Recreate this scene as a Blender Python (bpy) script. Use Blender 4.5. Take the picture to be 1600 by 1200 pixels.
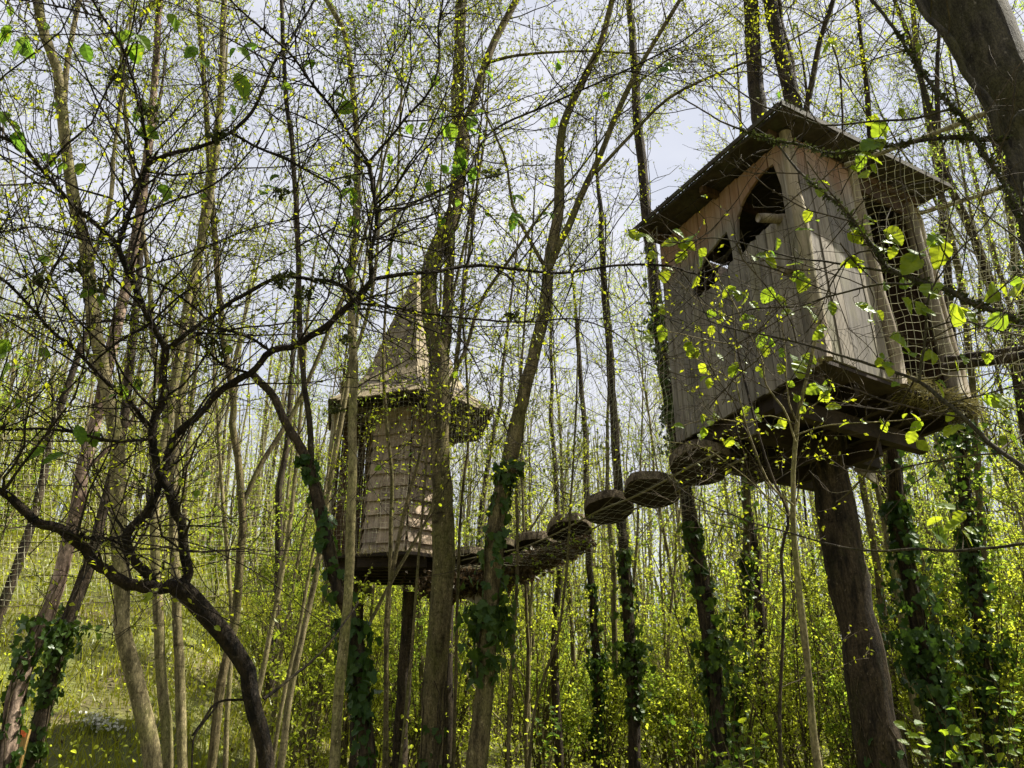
import bpy, math
import numpy as np
from mathutils import Vector, Matrix

for o in list(bpy.data.objects):
    bpy.data.objects.remove(o)
rng = np.random.default_rng(7)
S = bpy.context.scene
COL = S.collection

# ------------------------------------------------------------ camera
F = 1186.0                      # focal length in photo pixels (photo 1600 x 1200)
PITCH = math.radians(22.0)
CAM = np.array([0.0, 0.0, 1.6])
CP, SP = math.cos(PITCH), math.sin(PITCH)
cd = bpy.data.cameras.new('camera')
cam = bpy.data.objects.new('camera', cd); COL.objects.link(cam)
cam.location = CAM; cam.rotation_euler = (math.radians(90) + PITCH, 0, 0)
cd.sensor_fit = 'HORIZONTAL'; cd.sensor_width = 36.0; cd.lens = 36.0 * F / 1600.0
cd.clip_start = 0.05; cd.clip_end = 1000.0
S.camera = cam

# ------------------------------------------------------------ sky, sun, exposure
SUN_AZ = math.radians(79.0)     # clockwise from the view direction (+Y)
SUN_EL = math.radians(54.0)
W = bpy.data.worlds.new('World'); S.world = W; W.use_nodes = True
wn, wl = W.node_tree.nodes, W.node_tree.links
wn.clear()
wo = wn.new('ShaderNodeOutputWorld'); wb = wn.new('ShaderNodeBackground')
sky = wn.new('ShaderNodeTexSky'); sky.sky_type = 'NISHITA'; sky.sun_disc = False
sky.sun_elevation = SUN_EL; sky.sun_rotation = SUN_AZ; sky.air_density = 1.0; sky.dust_density = 1.5
wtc = wn.new('ShaderNodeTexCoord'); wmap = wn.new('ShaderNodeMapping')
wmap.inputs['Scale'].default_value = (1.0, 1.0, 2.2)
wnz = wn.new('ShaderNodeTexNoise'); wnz.inputs['Scale'].default_value = 2.3; wnz.inputs['Detail'].default_value = 6.0
wrp = wn.new('ShaderNodeValToRGB')
wrp.color_ramp.elements[0].position = 0.30; wrp.color_ramp.elements[0].color = (0.55, 0.55, 0.55, 1)
wrp.color_ramp.elements[1].position = 0.66; wrp.color_ramp.elements[1].color = (1, 1, 1, 1)
wmx = wn.new('ShaderNodeMix'); wmx.data_type = 'RGBA'
wmx.inputs[7].default_value = (6.3, 6.38, 6.9, 1)          # bright thin cloud
wl.new(wtc.outputs['Generated'], wmap.inputs['Vector']); wl.new(wmap.outputs['Vector'], wnz.inputs['Vector'])
wl.new(wnz.outputs['Fac'], wrp.inputs['Fac']); wl.new(wrp.outputs['Color'], wmx.inputs[0])
wl.new(sky.outputs['Color'], wmx.inputs[6]); wl.new(wmx.outputs[2], wb.inputs['Color'])
wb.inputs['Strength'].default_value = 0.05
wl.new(wb.outputs['Background'], wo.inputs['Surface'])

sd = bpy.data.lights.new('sun', 'SUN'); sd.energy = 5.0; sd.angle = math.radians(0.5); sd.color = (1.0, 0.94, 0.80)
sun = bpy.data.objects.new('sun', sd); COL.objects.link(sun)
sv = Vector((math.sin(SUN_AZ) * math.cos(SUN_EL), math.cos(SUN_AZ) * math.cos(SUN_EL), math.sin(SUN_EL)))
sun.rotation_euler = sv.to_track_quat('Z', 'Y').to_euler(); sun.location = (20, 10, 30)

S.view_settings.view_transform = 'Standard'; S.view_settings.look = 'None'
S.view_settings.gamma = 1.0; S.view_settings.use_curve_mapping = False
S.view_settings.exposure = 1.55
S.cycles.use_denoising = True
S.cycles.max_bounces = 7; S.cycles.diffuse_bounces = 3; S.cycles.transmission_bounces = 4
S.cycles.use_adaptive_sampling = True; S.cycles.adaptive_threshold = 0.02
S.render.film_transparent = False

# ------------------------------------------------------------ materials
def mat_base(name):
    m = bpy.data.materials.new(name); m.use_nodes = True
    n, l = m.node_tree.nodes, m.node_tree.links
    n.clear()
    return m, n, l, n.new('ShaderNodeOutputMaterial')

def ramp(n, stops):
    r = n.new('ShaderNodeValToRGB'); cr = r.color_ramp
    while len(cr.elements) < len(stops):
        cr.elements.new(0.5)
    for e, (p, c) in zip(cr.elements, stops):
        e.position = p; e.color = (*c, 1)
    return r

def noise(n, l, vec, scale, detail=5, rough=0.6):
    t = n.new('ShaderNodeTexNoise'); t.inputs['Scale'].default_value = scale
    t.inputs['Detail'].default_value = detail; t.inputs['Roughness'].default_value = rough
    l.new(vec, t.inputs['Vector'])
    return t

def coords(n, l, scale=(1, 1, 1), rnd=0.0):
    tc = n.new('ShaderNodeTexCoord'); mp = n.new('ShaderNodeMapping'); mp.inputs['Scale'].default_value = scale
    l.new(tc.outputs['Object'], mp.inputs['Vector'])
    if rnd:
        oi = n.new('ShaderNodeObjectInfo'); mu = n.new('ShaderNodeMath'); mu.operation = 'MULTIPLY'; mu.inputs[1].default_value = rnd
        l.new(oi.outputs['Random'], mu.inputs[0]); l.new(mu.outputs[0], mp.inputs['Location'])
    return mp.outputs['Vector']

def mixc(n, l, fac, a, b, blend='MIX'):
    m = n.new('ShaderNodeMix'); m.data_type = 'RGBA'; m.blend_type = blend
    for s, v in ((0, fac), (6, a), (7, b)):
        if hasattr(v, 'links') or hasattr(v, 'is_output'):
            l.new(v, m.inputs[s])
        else:
            m.inputs[s].default_value = v if s == 0 else (*v, 1)
    return m.outputs[2]

def mat_bark(name, dark, light, moss, moss_amt=0.5, scale=16.0, bump=0.6, rough=0.9):
    m, n, l, out = mat_base(name)
    v = coords(n, l, (1, 1, 0.22), 17.0)
    a = noise(n, l, v, scale, 7, 0.65)
    r = ramp(n, [(0.40, dark), (0.60, light)]); l.new(a.outputs['Fac'], r.inputs['Fac'])
    fn = noise(n, l, coords(n, l, (1, 1, 0.5), 5.0), scale * 4.5, 4, 0.7)
    rf = ramp(n, [(0.36, (0.45, 0.45, 0.45)), (0.62, (1.2, 1.2, 1.2))]); l.new(fn.outputs['Fac'], rf.inputs['Fac'])
    v2 = coords(n, l, (1, 1, 0.6), 9.0)
    b = noise(n, l, v2, 3.2, 6, 0.7)
    lo = 0.62 - 0.3 * moss_amt
    r2 = ramp(n, [(lo, (0, 0, 0)), (lo + 0.22, (1, 1, 1))]); l.new(b.outputs['Fac'], r2.inputs['Fac'])
    c = mixc(n, l, r2.outputs['Color'], r.outputs['Color'], moss)
    c = mixc(n, l, 1.0, c, rf.outputs['Color'], 'MULTIPLY')
    kb = noise(n, l, coords(n, l, (0.7, 0.7, 3.2), 21.0), 5.5, 4, 0.7)           # dark bands and knots
    rk = ramp(n, [(0.56, (1, 1, 1)), (0.70, (0.38, 0.34, 0.28))]); l.new(kb.outputs['Fac'], rk.inputs['Fac'])
    c = mixc(n, l, 1.0, c, rk.outputs['Color'], 'MULTIPLY')
    k = noise(n, l, v2, 38.0, 3, 0.6)                       # pale lichen specks
    r3 = ramp(n, [(0.64, (0, 0, 0)), (0.72, (0.7, 0.7, 0.7))]); l.new(k.outputs['Fac'], r3.inputs['Fac'])
    c = mixc(n, l, r3.outputs['Color'], c, tuple(min(1, x * 1.8 + 0.04) for x in light))
    bs = n.new('ShaderNodeBsdfPrincipled'); bs.inputs['Roughness'].default_value = rough
    bs.inputs['Specular IOR Level'].default_value = 0.2
    l.new(c, bs.inputs['Base Color'])
    bp = n.new('ShaderNodeBump'); bp.inputs['Strength'].default_value = bump; bp.inputs['Distance'].default_value = 0.02
    ad = n.new('ShaderNodeMath'); ad.operation = 'MULTIPLY_ADD'; ad.inputs[1].default_value = 0.5
    l.new(fn.outputs['Fac'], ad.inputs[0]); l.new(a.outputs['Fac'], ad.inputs[2])
    l.new(ad.outputs[0], bp.inputs['Height']); l.new(bp.outputs['Normal'], bs.inputs['Normal'])
    l.new(bs.outputs['BSDF'], out.inputs['Surface'])
    return m

def mat_leaf(name, c1, c2, trans, tmix=0.5, gloss=0.12, rough=0.4, nscale=9.0):
    m, n, l, out = mat_base(name)
    v = coords(n, l, (1, 1, 1), 31.0)
    a = noise(n, l, v, nscale, 2, 0.5)
    r = ramp(n, [(0.35, (0, 0, 0)), (0.65, (1, 1, 1))]); l.new(a.outputs['Fac'], r.inputs['Fac'])
    c = mixc(n, l, r.outputs['Color'], c1, c2)
    ct = mixc(n, l, r.outputs['Color'], tuple(x * 0.75 for x in trans), trans)
    oi = n.new('ShaderNodeObjectInfo'); rr = ramp(n, [(0, (0.62, 0.78, 0.9)), (0.5, (0.95, 0.95, 0.9)), (1, (1.06, 1.02, 0.9))]); l.new(oi.outputs['Random'], rr.inputs['Fac'])
    c = mixc(n, l, 1.0, c, rr.outputs['Color'], 'MULTIPLY'); ct = mixc(n, l, 1.0, ct, rr.outputs['Color'], 'MULTIPLY')
    d = n.new('ShaderNodeBsdfDiffuse'); l.new(c, d.inputs['Color'])
    t = n.new('ShaderNodeBsdfTranslucent'); l.new(ct, t.inputs['Color'])
    ms = n.new('ShaderNodeMixShader'); ms.inputs[0].default_value = tmix
    l.new(d.outputs[0], ms.inputs[1]); l.new(t.outputs[0], ms.inputs[2])
    g = n.new('ShaderNodeBsdfGlossy'); g.inputs['Roughness'].default_value = rough; g.inputs['Color'].default_value = (0.8, 0.85, 0.8, 1)
    fr = n.new('ShaderNodeFresnel'); fr.inputs['IOR'].default_value = 1.4
    mu = n.new('ShaderNodeMath'); mu.operation = 'MULTIPLY'; mu.inputs[1].default_value = gloss * 4
    l.new(fr.outputs[0], mu.inputs[0])
    cl = n.new('ShaderNodeMath'); cl.operation = 'MINIMUM'; cl.inputs[1].default_value = gloss; l.new(mu.outputs[0], cl.inputs[0]); mu = cl
    m2 = n.new('ShaderNodeMixShader'); l.new(mu.outputs[0], m2.inputs[0])
    l.new(ms.outputs[0], m2.inputs[1]); l.new(g.outputs[0], m2.inputs[2])
    l.new(m2.outputs[0], out.inputs['Surface'])
    return m

def mat_wood(name, dark, light, fresh=None, z0=0, z1=1, axis='z', rnd=13.0, rough=0.8, stain=0.6, green=None):
    m, n, l, out = mat_base(name)
    sc = {'z': (22, 22, 0.9), 'x': (0.9, 22, 22), 'h': (5, 5, 22)}[axis]
    v = coords(n, l, sc, rnd)
    a = noise(n, l, v, 2.2, 8, 0.7)
    r = ramp(n, [(0.3, dark), (0.68, light)]); l.new(a.outputs['Fac'], r.inputs['Fac'])
    c = r.outputs['Color']
    vb = coords(n, l, (1, 1, 0.5), rnd * 0.7)
    b = noise(n, l, vb, 3.0, 5, 0.7)
    sk = noise(n, l, coords(n, l, (9, 9, 0.35) if axis == 'z' else (4, 4, 4), rnd * 2.1), 1.6, 6, 0.75)
    rk = ramp(n, [(0.40, (0.58, 0.56, 0.52)), (0.58, (1.06, 1.06, 1.06))]); l.new(sk.outputs['Fac'], rk.inputs['Fac'])
    c = mixc(n, l, 0.8, c, rk.outputs['Color'], 'MULTIPLY')
    rb = ramp(n, [(0.42, (1, 1, 1)), (0.66, (1 - stain,) * 3)]); l.new(b.outputs['Fac'], rb.inputs['Fac'])
    c = mixc(n, l, 1.0, c, rb.outputs['Color'], 'MULTIPLY')
    oi = n.new('ShaderNodeObjectInfo')
    rr = ramp(n, [(0, (0.78, 0.78, 0.8)), (1, (1.12, 1.08, 1.02))]); l.new(oi.outputs['Random'], rr.inputs['Fac'])
    c = mixc(n, l, 1.0, c, rr.outputs['Color'], 'MULTIPLY')
    if green:
        g = noise(n, l, vb, 1.7, 5, 0.75)
        rg = ramp(n, [(0.52, (0, 0, 0)), (0.7, (0.6, 0.6, 0.6))]); l.new(g.outputs['Fac'], rg.inputs['Fac'])
        c = mixc(n, l, rg.outputs['Color'], c, green)
    if fresh:                                                # boards the rain never reaches keep their reddish colour
        tc = n.new('ShaderNodeTexCoord'); sx = n.new('ShaderNodeSeparateXYZ'); l.new(tc.outputs['Object'], sx.inputs[0])
        ad = n.new('ShaderNodeMath'); ad.operation = 'MULTIPLY_ADD'; ad.inputs[1].default_value = 0.5; l.new(b.outputs['Fac'], ad.inputs[0]); l.new(sx.outputs['Z'], ad.inputs[2])
        mr = n.new('ShaderNodeMapRange'); mr.inputs[1].default_value = z0 + 0.25; mr.inputs[2].default_value = z1 + 0.25
        l.new(ad.outputs[0], mr.inputs[0])
        c = mixc(n, l, mr.outputs[0], c, mixc(n, l, 0.5, c, fresh))
    bs = n.new('ShaderNodeBsdfPrincipled'); bs.inputs['Roughness'].default_value = rough; bs.inputs['Specular IOR Level'].default_value = 0.25
    l.new(c, bs.inputs['Base Color'])
    bp = n.new('ShaderNodeBump'); bp.inputs['Strength'].default_value = 0.35; bp.inputs['Distance'].default_value = 0.008
    l.new(a.outputs['Fac'], bp.inputs['Height']); l.new(bp.outputs['Normal'], bs.inputs['Normal'])
    l.new(bs.outputs['BSDF'], out.inputs['Surface'])
    return m

def mat_plain(name, a_, b_, scale=20.0, rough=0.85):
    m, n, l, out = mat_base(name)
    v = coords(n, l)
    a = noise(n, l, v, scale, 6, 0.65)
    r = ramp(n, [(0.35, a_), (0.65, b_)]); l.new(a.outputs['Fac'], r.inputs['Fac'])
    bs = n.new('ShaderNodeBsdfPrincipled'); bs.inputs['Roughness'].default_value = rough; bs.inputs['Specular IOR Level'].default_value = 0.2
    l.new(r.outputs['Color'], bs.inputs['Base Color'])
    bp = n.new('ShaderNodeBump'); bp.inputs['Strength'].default_value = 0.4; bp.inputs['Distance'].default_value = 0.01
    l.new(a.outputs['Fac'], bp.inputs['Height']); l.new(bp.outputs['Normal'], bs.inputs['Normal'])
    l.new(bs.outputs['BSDF'], out.inputs['Surface'])
    return m

M = {}
M['bark_dark'] = mat_bark('dark_bark', (0.006, 0.0045, 0.003), (0.034, 0.024, 0.014), (0.036, 0.032, 0.009), 0.4, 22, 1.4)
M['bark_mid'] = mat_bark('olive_bark', (0.045, 0.035, 0.016), (0.17, 0.135, 0.066), (0.105, 0.10, 0.028), 0.6, 18, 1.0)
M['bark_pale'] = mat_bark('pale_bark', (0.09, 0.075, 0.036), (0.25, 0.21, 0.11), (0.17, 0.165, 0.05), 0.5, 18)
M['bark_brown'] = mat_bark('brown_bark', (0.014, 0.010, 0.006), (0.062, 0.045, 0.027), (0.04, 0.038, 0.013), 0.35, 14, 1.2)
M['bark_grey'] = mat_bark('grey_mossy_bark', (0.022, 0.018, 0.012), (0.082, 0.069, 0.048), (0.055, 0.05, 0.016), 0.6, 26, 1.0)
M['bark_red'] = mat_bark('flaking_bark', (0.06, 0.035, 0.026), (0.34, 0.25, 0.19), (0.10, 0.075, 0.045), 0.4, 9, 0.8)
M['twig'] = mat_bark('twig_bark', (0.028, 0.021, 0.013), (0.075, 0.056, 0.032), (0.07, 0.062, 0.02), 0.4, 20, 0.2)
M['twig_pale'] = mat_bark('pale_twig_bark', (0.10, 0.085, 0.045), (0.24, 0.20, 0.11), (0.19, 0.19, 0.06), 0.5, 20, 0.2)
M['leaf'] = mat_leaf('fresh_leaf', (0.10, 0.13, 0.012), (0.14, 0.155, 0.014), (0.52, 0.58, 0.025), 0.5, 0.05)
M['leaf_big'] = mat_leaf('hazel_leaf', (0.075, 0.12, 0.012), (0.11, 0.15, 0.015), (0.46, 0.56, 0.025), 0.55, 0.08, 0.45, 3.0)
M['leaf_deep'] = mat_leaf('green_leaf', (0.06, 0.11, 0.014), (0.08, 0.13, 0.015), (0.26, 0.42, 0.03), 0.55, 0.06)
M['leaf_far'] = mat_leaf('wood_leaf', (0.15, 0.18, 0.020), (0.20, 0.215, 0.026), (0.66, 0.75, 0.06), 0.58, 0.05, 0.5, 2.0)
M['ivy'] = mat_leaf('ivy_leaf', (0.025, 0.052, 0.010), (0.05, 0.085, 0.016), (0.10, 0.17, 0.015), 0.3, 0.10, 0.42)
M['grass'] = mat_leaf('grass_blade', (0.12, 0.135, 0.014), (0.17, 0.17, 0.025), (0.5, 0.52, 0.03), 0.45, 0.08, 0.5, 1.2)
M['litter'] = mat_leaf('dead_leaf', (0.035, 0.024, 0.014), (0.095, 0.065, 0.038), (0.09, 0.055, 0.028), 0.25, 0.05, 0.6, 14)
M['moss'] = mat_leaf('moss_tuft', (0.03, 0.035, 0.012), (0.055, 0.06, 0.02), (0.06, 0.08, 0.02), 0.3, 0.03, 0.6, 20)
M['flower'] = mat_leaf('white_petal', (0.7, 0.72, 0.68), (0.78, 0.78, 0.76), (0.5, 0.52, 0.48), 0.4, 0.05, 0.5, 9)
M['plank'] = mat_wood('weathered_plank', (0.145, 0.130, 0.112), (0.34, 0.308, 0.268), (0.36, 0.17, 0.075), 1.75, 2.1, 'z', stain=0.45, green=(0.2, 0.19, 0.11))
M['log'] = mat_wood('peeled_log', (0.17, 0.14, 0.10), (0.36, 0.305, 0.225), axis='z', stain=0.5, green=(0.2, 0.19, 0.09))
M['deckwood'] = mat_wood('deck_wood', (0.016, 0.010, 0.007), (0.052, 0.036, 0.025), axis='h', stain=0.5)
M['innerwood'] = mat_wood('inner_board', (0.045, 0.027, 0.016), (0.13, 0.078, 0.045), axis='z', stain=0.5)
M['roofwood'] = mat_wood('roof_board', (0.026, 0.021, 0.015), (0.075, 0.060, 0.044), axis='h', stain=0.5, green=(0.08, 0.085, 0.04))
M['shingle'] = mat_wood('wood_shingle', (0.26, 0.205, 0.155), (0.48, 0.385, 0.30), axis='z', stain=0.35)
M['spire'] = mat_wood('roof_shingle', (0.17, 0.14, 0.09), (0.33, 0.28, 0.19), axis='z', stain=0.55, green=(0.2, 0.185, 0.09))
M['slice_rim'] = mat_bark('log_slice_bark', (0.06, 0.045, 0.03), (0.21, 0.165, 0.11), (0.12, 0.105, 0.05), 0.3, 24)
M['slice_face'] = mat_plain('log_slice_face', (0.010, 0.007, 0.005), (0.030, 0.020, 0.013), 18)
M['net'] = mat_plain('net_twine', (0.30, 0.285, 0.19), (0.46, 0.44, 0.31), 9)
M['net_dark'] = mat_plain('dark_net_twine', (0.03, 0.03, 0.028), (0.06, 0.06, 0.055), 9)
M['rope'] = mat_plain('mossy_rope', (0.10, 0.09, 0.045), (0.24, 0.21, 0.12), 40)
M['straw'] = mat_leaf('dry_straw', (0.12, 0.105, 0.04), (0.22, 0.18, 0.08), (0.2, 0.17, 0.06), 0.3, 0.05, 0.6, 12)
M['yellowwood'] = mat_wood('fresh_cut_wood', (0.42, 0.26, 0.07), (0.58, 0.38, 0.13), axis='z', stain=0.25)
M['orange'] = mat_plain('orange_paint', (0.5, 0.10, 0.03), (0.62, 0.16, 0.05), 30)

# ------------------------------------------------------------ mesh tools
class Acc:
    """collects vertex and face arrays for ONE mesh"""
    def __init__(self):
        self.v = []; self.f = []; self.n = 0
    def add(self, verts, faces, mi=0):
        verts = np.asarray(verts, float).reshape(-1, 3); faces = np.asarray(faces, np.int64)
        self.v.append(verts); self.f.append((faces + self.n, mi)); self.n += len(verts)
    def tube(self, P, R, sides=3, mi=0, cap=False):
        P = np.asarray(P, float); R = np.asarray(R, float)
        if P.ndim == 2:
            P = P[None]; R = R[None]
        N, K, _ = P.shape
        if N == 0:
            return
        T = np.gradient(P, axis=1); T /= np.linalg.norm(T, axis=2, keepdims=True) + 1e-9
        d = P[:, -1] - P[:, 0]; d /= np.linalg.norm(d, axis=1, keepdims=True) + 1e-9
        ref = np.where(np.abs(d[:, 2:3]) < 0.75, np.array([[0, 0, 1.0]]), np.array([[0.94, 0.34, 0]]))
        ref = np.broadcast_to(ref[:, None, :], P.shape)
        u = np.cross(T, ref); u /= np.linalg.norm(u, axis=2, keepdims=True) + 1e-9
        w = np.cross(T, u)
        a = np.arange(sides) * 2 * np.pi / sides
        V = P[:, :, None, :] + R[:, :, None, None] * (np.cos(a)[None, None, :, None] * u[:, :, None, :] + np.sin(a)[None, None, :, None] * w[:, :, None, :])
        i = (np.arange(N)[:, None, None] * K + np.arange(K - 1)[None, :, None]) * sides
        j = np.arange(sides)[None, None, :]; j2 = (j + 1) % sides
        q = np.stack([i + j, i + sides + j, i + sides + j2, i + j2], -1).reshape(-1, 4)
        base = self.n
        self.add(V.reshape(-1, 3), q, mi)
        if cap:
            for e in (0, K - 1):
                for b in range(N):
                    ids = base + (b * K + e) * sides + np.arange(sides)
                    self.f.append((np.array([ids if e else ids[::-1]]), mi))
    def leaves(self, B, D, Nn, L, tpl, mi=0):
        tv, tf = tpl
        if len(B) == 0:
            return
        D = D / (np.linalg.norm(D, axis=1, keepdims=True) + 1e-9)
        Sd = np.cross(D, Nn); Sd /= np.linalg.norm(Sd, axis=1, keepdims=True) + 1e-9
        Nn = np.cross(Sd, D)
        L = np.asarray(L)[:, None, None]
        V = B[:, None, :] + L * (tv[None, :, 0:1] * Sd[:, None] + tv[None, :, 1:2] * D[:, None] + tv[None, :, 2:3] * Nn[:, None])
        for f in tf:
            f = np.asarray(f)
            ff = (np.arange(len(B))[:, None, None] * len(tv) + f[None]).reshape(-1, f.shape[1])
            self.f.append((ff + self.n, mi))
        self.v.append(V.reshape(-1, 3)); self.n += len(B) * len(tv)
    def box(self, o, a, b, c, mi=0):
        """parallelepiped from corner o with edge vectors a, b, c"""
        o, a, b, c = (np.asarray(x, float) for x in (o, a, b, c))
        v = [o, o + a, o + a + b, o + b, o + c, o + a + c, o + a + b + c, o + b + c]
        self.add(v, [[0, 3, 2, 1], [4, 5, 6, 7], [0, 1, 5, 4], [1, 2, 6, 5], [2, 3, 7, 6], [3, 0, 4, 7]], mi)
    def prism(self, poly, ext, mi=0):
        poly = np.asarray(poly, float); n = len(poly); ext = np.asarray(ext, float)
        b = self.n
        self.add(np.vstack([poly, poly + ext]), np.array([[i, (i + 1) % n, n + (i + 1) % n, n + i] for i in range(n)]), mi)
        self.f.append((np.array([[b + i for i in range(n)][::-1]]), mi)); self.f.append((np.array([[b + n + i for i in range(n)]]), mi))
    def mesh(self, name, mats, smooth=True):
        me = bpy.data.meshes.new(name)
        if self.n == 0:
            return me
        V = np.vstack(self.v).astype(np.float32)
        loops = np.concatenate([f.reshape(-1) for f, _ in self.f]).astype(np.int32)
        tot = np.concatenate([np.full(len(f), f.shape[1]) for f, _ in self.f]).astype(np.int32)
        mi = np.concatenate([np.full(len(f), m) for f, m in self.f]).astype(np.int32)
        me.vertices.add(len(V)); me.vertices.foreach_set('co', V.ravel())
        me.loops.add(len(loops)); me.loops.foreach_set('vertex_index', loops)
        me.polygons.add(len(tot))
        me.polygons.foreach_set('loop_start', np.concatenate([[0], np.cumsum(tot)[:-1]]).astype(np.int32))
        me.polygons.foreach_set('loop_total', tot)
        for m in (mats if isinstance(mats, (list, tuple)) else [mats]):
            me.materials.append(m)
        me.polygons.foreach_set('material_index', mi)
        me.polygons.foreach_set('use_smooth', np.full(len(tot), smooth))
        me.update(calc_edges=True)
        return me
    def build(self, name, mats, parent=None, smooth=True, kind=None):
        o = bpy.data.objects.new(name, self.mesh(name, mats, smooth)); COL.objects.link(o)
        if parent is not None:
            o.parent = parent
        if kind:
            o['kind'] = kind
        return o

def tag(o, label, cat, group=None):
    o['label'] = label; o['category'] = cat
    if group:
        o['group'] = group
    return o

def thing(name, label, cat, loc, group=None):
    o = bpy.data.objects.new(name, None); COL.objects.link(o); o.location = [float(x) for x in loc]
    o.empty_display_size = 0.2
    return tag(o, label, cat, group)

def unit(v):
    v = np.asarray(v, float)
    return v / (np.linalg.norm(v, axis=-1, keepdims=True) + 1e-9)

def ray(px, py):
    x = (px - 800) / F; u = (600 - py) / F
    return np.array([x, CP - u * SP, SP + u * CP])

def U(px, py, r):
    """the point seen at photo pixel (px, py) that stands r metres away over the ground"""
    d = ray(px, py)
    return CAM + d * (r / math.hypot(d[0], d[1]))

def depth(p):
    q = np.asarray(p) - CAM
    return q[..., 1] * CP + q[..., 2] * SP

def sst(t):
    t = np.clip(t, 0, 1)
    return t * t * (3 - 2 * t)

def terr(x, y):
    x = np.asarray(x, float); y = np.asarray(y, float)
    r = np.hypot(x, y); az = np.degrees(np.arctan2(x, np.maximum(y, 0.01)))
    az = np.where(y < 0, np.sign(x) * 90, az)
    h = 5.6 * sst((r - 8.5) / 18) * sst((-az - 7) / 18)
    h = h + 5.0 * sst((r - 32) / 40)
    return h + 0.10 * np.sin(x * 0.7 + 1.3) * np.cos(y * 0.5) * sst((r - 4) / 8)

# leaf templates: (vertices, [tris, quads...]) with y along the leaf, z its upper side
TINY = (np.array([[0, 0, 0], [0.27, 0.5, 0.07], [0, 1, -0.06], [-0.27, 0.5, 0.07]]), [[[0, 1, 2], [0, 2, 3]]])
def ovate(w=0.36):
    v = np.array([[0, 0, 0], [0, 0.5, -0.03], [0, 1.0, -0.2], [w * 0.85, 0.22, 0.07], [w, 0.52, 0.06], [w * 0.55, 0.82, -0.06],
                  [-w * 0.85, 0.22, 0.07], [-w, 0.52, 0.06], [-w * 0.55, 0.82, -0.06]])
    return v, [[[0, 3, 1], [3, 4, 1], [4, 5, 1], [5, 2, 1], [0, 1, 6], [6, 1, 7], [7, 1, 8], [8, 1, 2]]]
OVATE = ovate(0.36)
IVY = (np.array([[0, 0, 0], [0.22, -0.12, 0.0], [0.55, 0.12, 0.03], [0.3, 0.42, 0.04], [0.33, 0.72, 0.0], [0, 1.0, -0.12],
                 [-0.33, 0.72, 0.0], [-0.3, 0.42, 0.04], [-0.55, 0.12, 0.03], [-0.22, -0.12, 0.0], [0, 0.4, -0.03]]),
       [[[i, i + 1, 10] for i in range(0, 9)] + [[9, 0, 10]]])
BLADE = (np.array([[-0.03, 0, 0], [0.03, 0, 0], [0.022, 0.55, 0.05], [-0.022, 0.55, 0.05], [0, 1, 0.22]]), [[[2, 4, 3]], [[0, 1, 2, 3]]])

def serrate(seed, w=0.40):
    """a hazel leaf: round, toothed, pleated along its side veins and drooping at the tip"""
    g = np.random.default_rng(seed)
    n = 7; v = []; quads = []; tris = []
    ys = np.linspace(0, 1, n + 1)
    prof = lambda t: w * (np.sin(np.pi * min(1, t ** 0.8)) ** 0.75) * (1 - 0.12 * t)
    curl = g.uniform(0.1, 0.35); cup = g.uniform(0.05, 0.3); tw = g.uniform(-0.15, 0.15)
    zz = lambda x, y: -curl * y * y + cup * abs(x) + tw * x * y
    mid = []
    for y in ys:
        mid.append(len(v)); v.append([0, y, zz(0, y) - 0.01])
    for s in (1, -1):
        edge = [mid[0]]
        for i in range(1, n):
            t = ys[i]; x = s * prof(t) * g.uniform(0.94, 1.05)
            edge.append(len(v)); v.append([x, t + 0.07 * (1 - t), zz(x, t) + (0.02 if i % 2 else -0.02)])
        edge.append(mid[n])
        for i in range(n):
            a, b, c, d = mid[i], mid[i + 1], edge[i + 1], edge[i]
            if i == 0:
                tris.append([a, c, b] if s > 0 else [a, b, c])
            elif i == n - 1:
                tris.append([a, d, b] if s > 0 else [a, b, d])
            else:
                quads.append([a, d, c, b] if s > 0 else [a, b, c, d])
            if 0 < i < n:
                t = (ys[i] + ys[i + 1]) / 2; x = s * (prof(t) + 0.035) * g.uniform(0.97, 1.04)
                k = len(v); v.append([x, t + 0.09 * (1 - t) + 0.02, zz(x, t)])
                tris.append([d, k, c] if s > 0 else [d, c, k])
    return np.array(v), [tris, quads]

def leaf_mesh(name, tpl, mat):
    a = Acc(); a.leaves(np.zeros((1, 3)), np.array([[0, 1.0, 0]]), np.array([[0, 0, 1.0]]), [1.0], tpl)
    return a.mesh(name, mat, smooth=False)
LEAF_ME = [leaf_mesh('hazel_leaf', serrate(s, w), M['leaf_big']) for s, w in ((1, 0.42), (2, 0.38), (3, 0.45), (4, 0.36))]
LEAF_DEEP_ME = [leaf_mesh('green_leaf', serrate(s, w), M['leaf_deep']) for s, w in ((5, 0.36), (6, 0.33), (7, 0.4))]
IVY_ME = [leaf_mesh('ivy_leaf', IVY, M['ivy'])]

def leaf_obj(mes, parent, base, d, n, size, name='leaf'):
    d = unit(d); s = unit(np.cross(d, n)); n = np.cross(s, d)
    o = bpy.data.objects.new(name, mes[int(rng.integers(len(mes)))]); COL.objects.link(o); o.parent = parent
    q = np.asarray(base) - np.array(parent.location)
    Mx = np.eye(4); Mx[:3, 0] = s * size; Mx[:3, 1] = d * size; Mx[:3, 2] = n * size; Mx[:3, 3] = q
    o.matrix_basis = Matrix(Mx.tolist())
    return o

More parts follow.
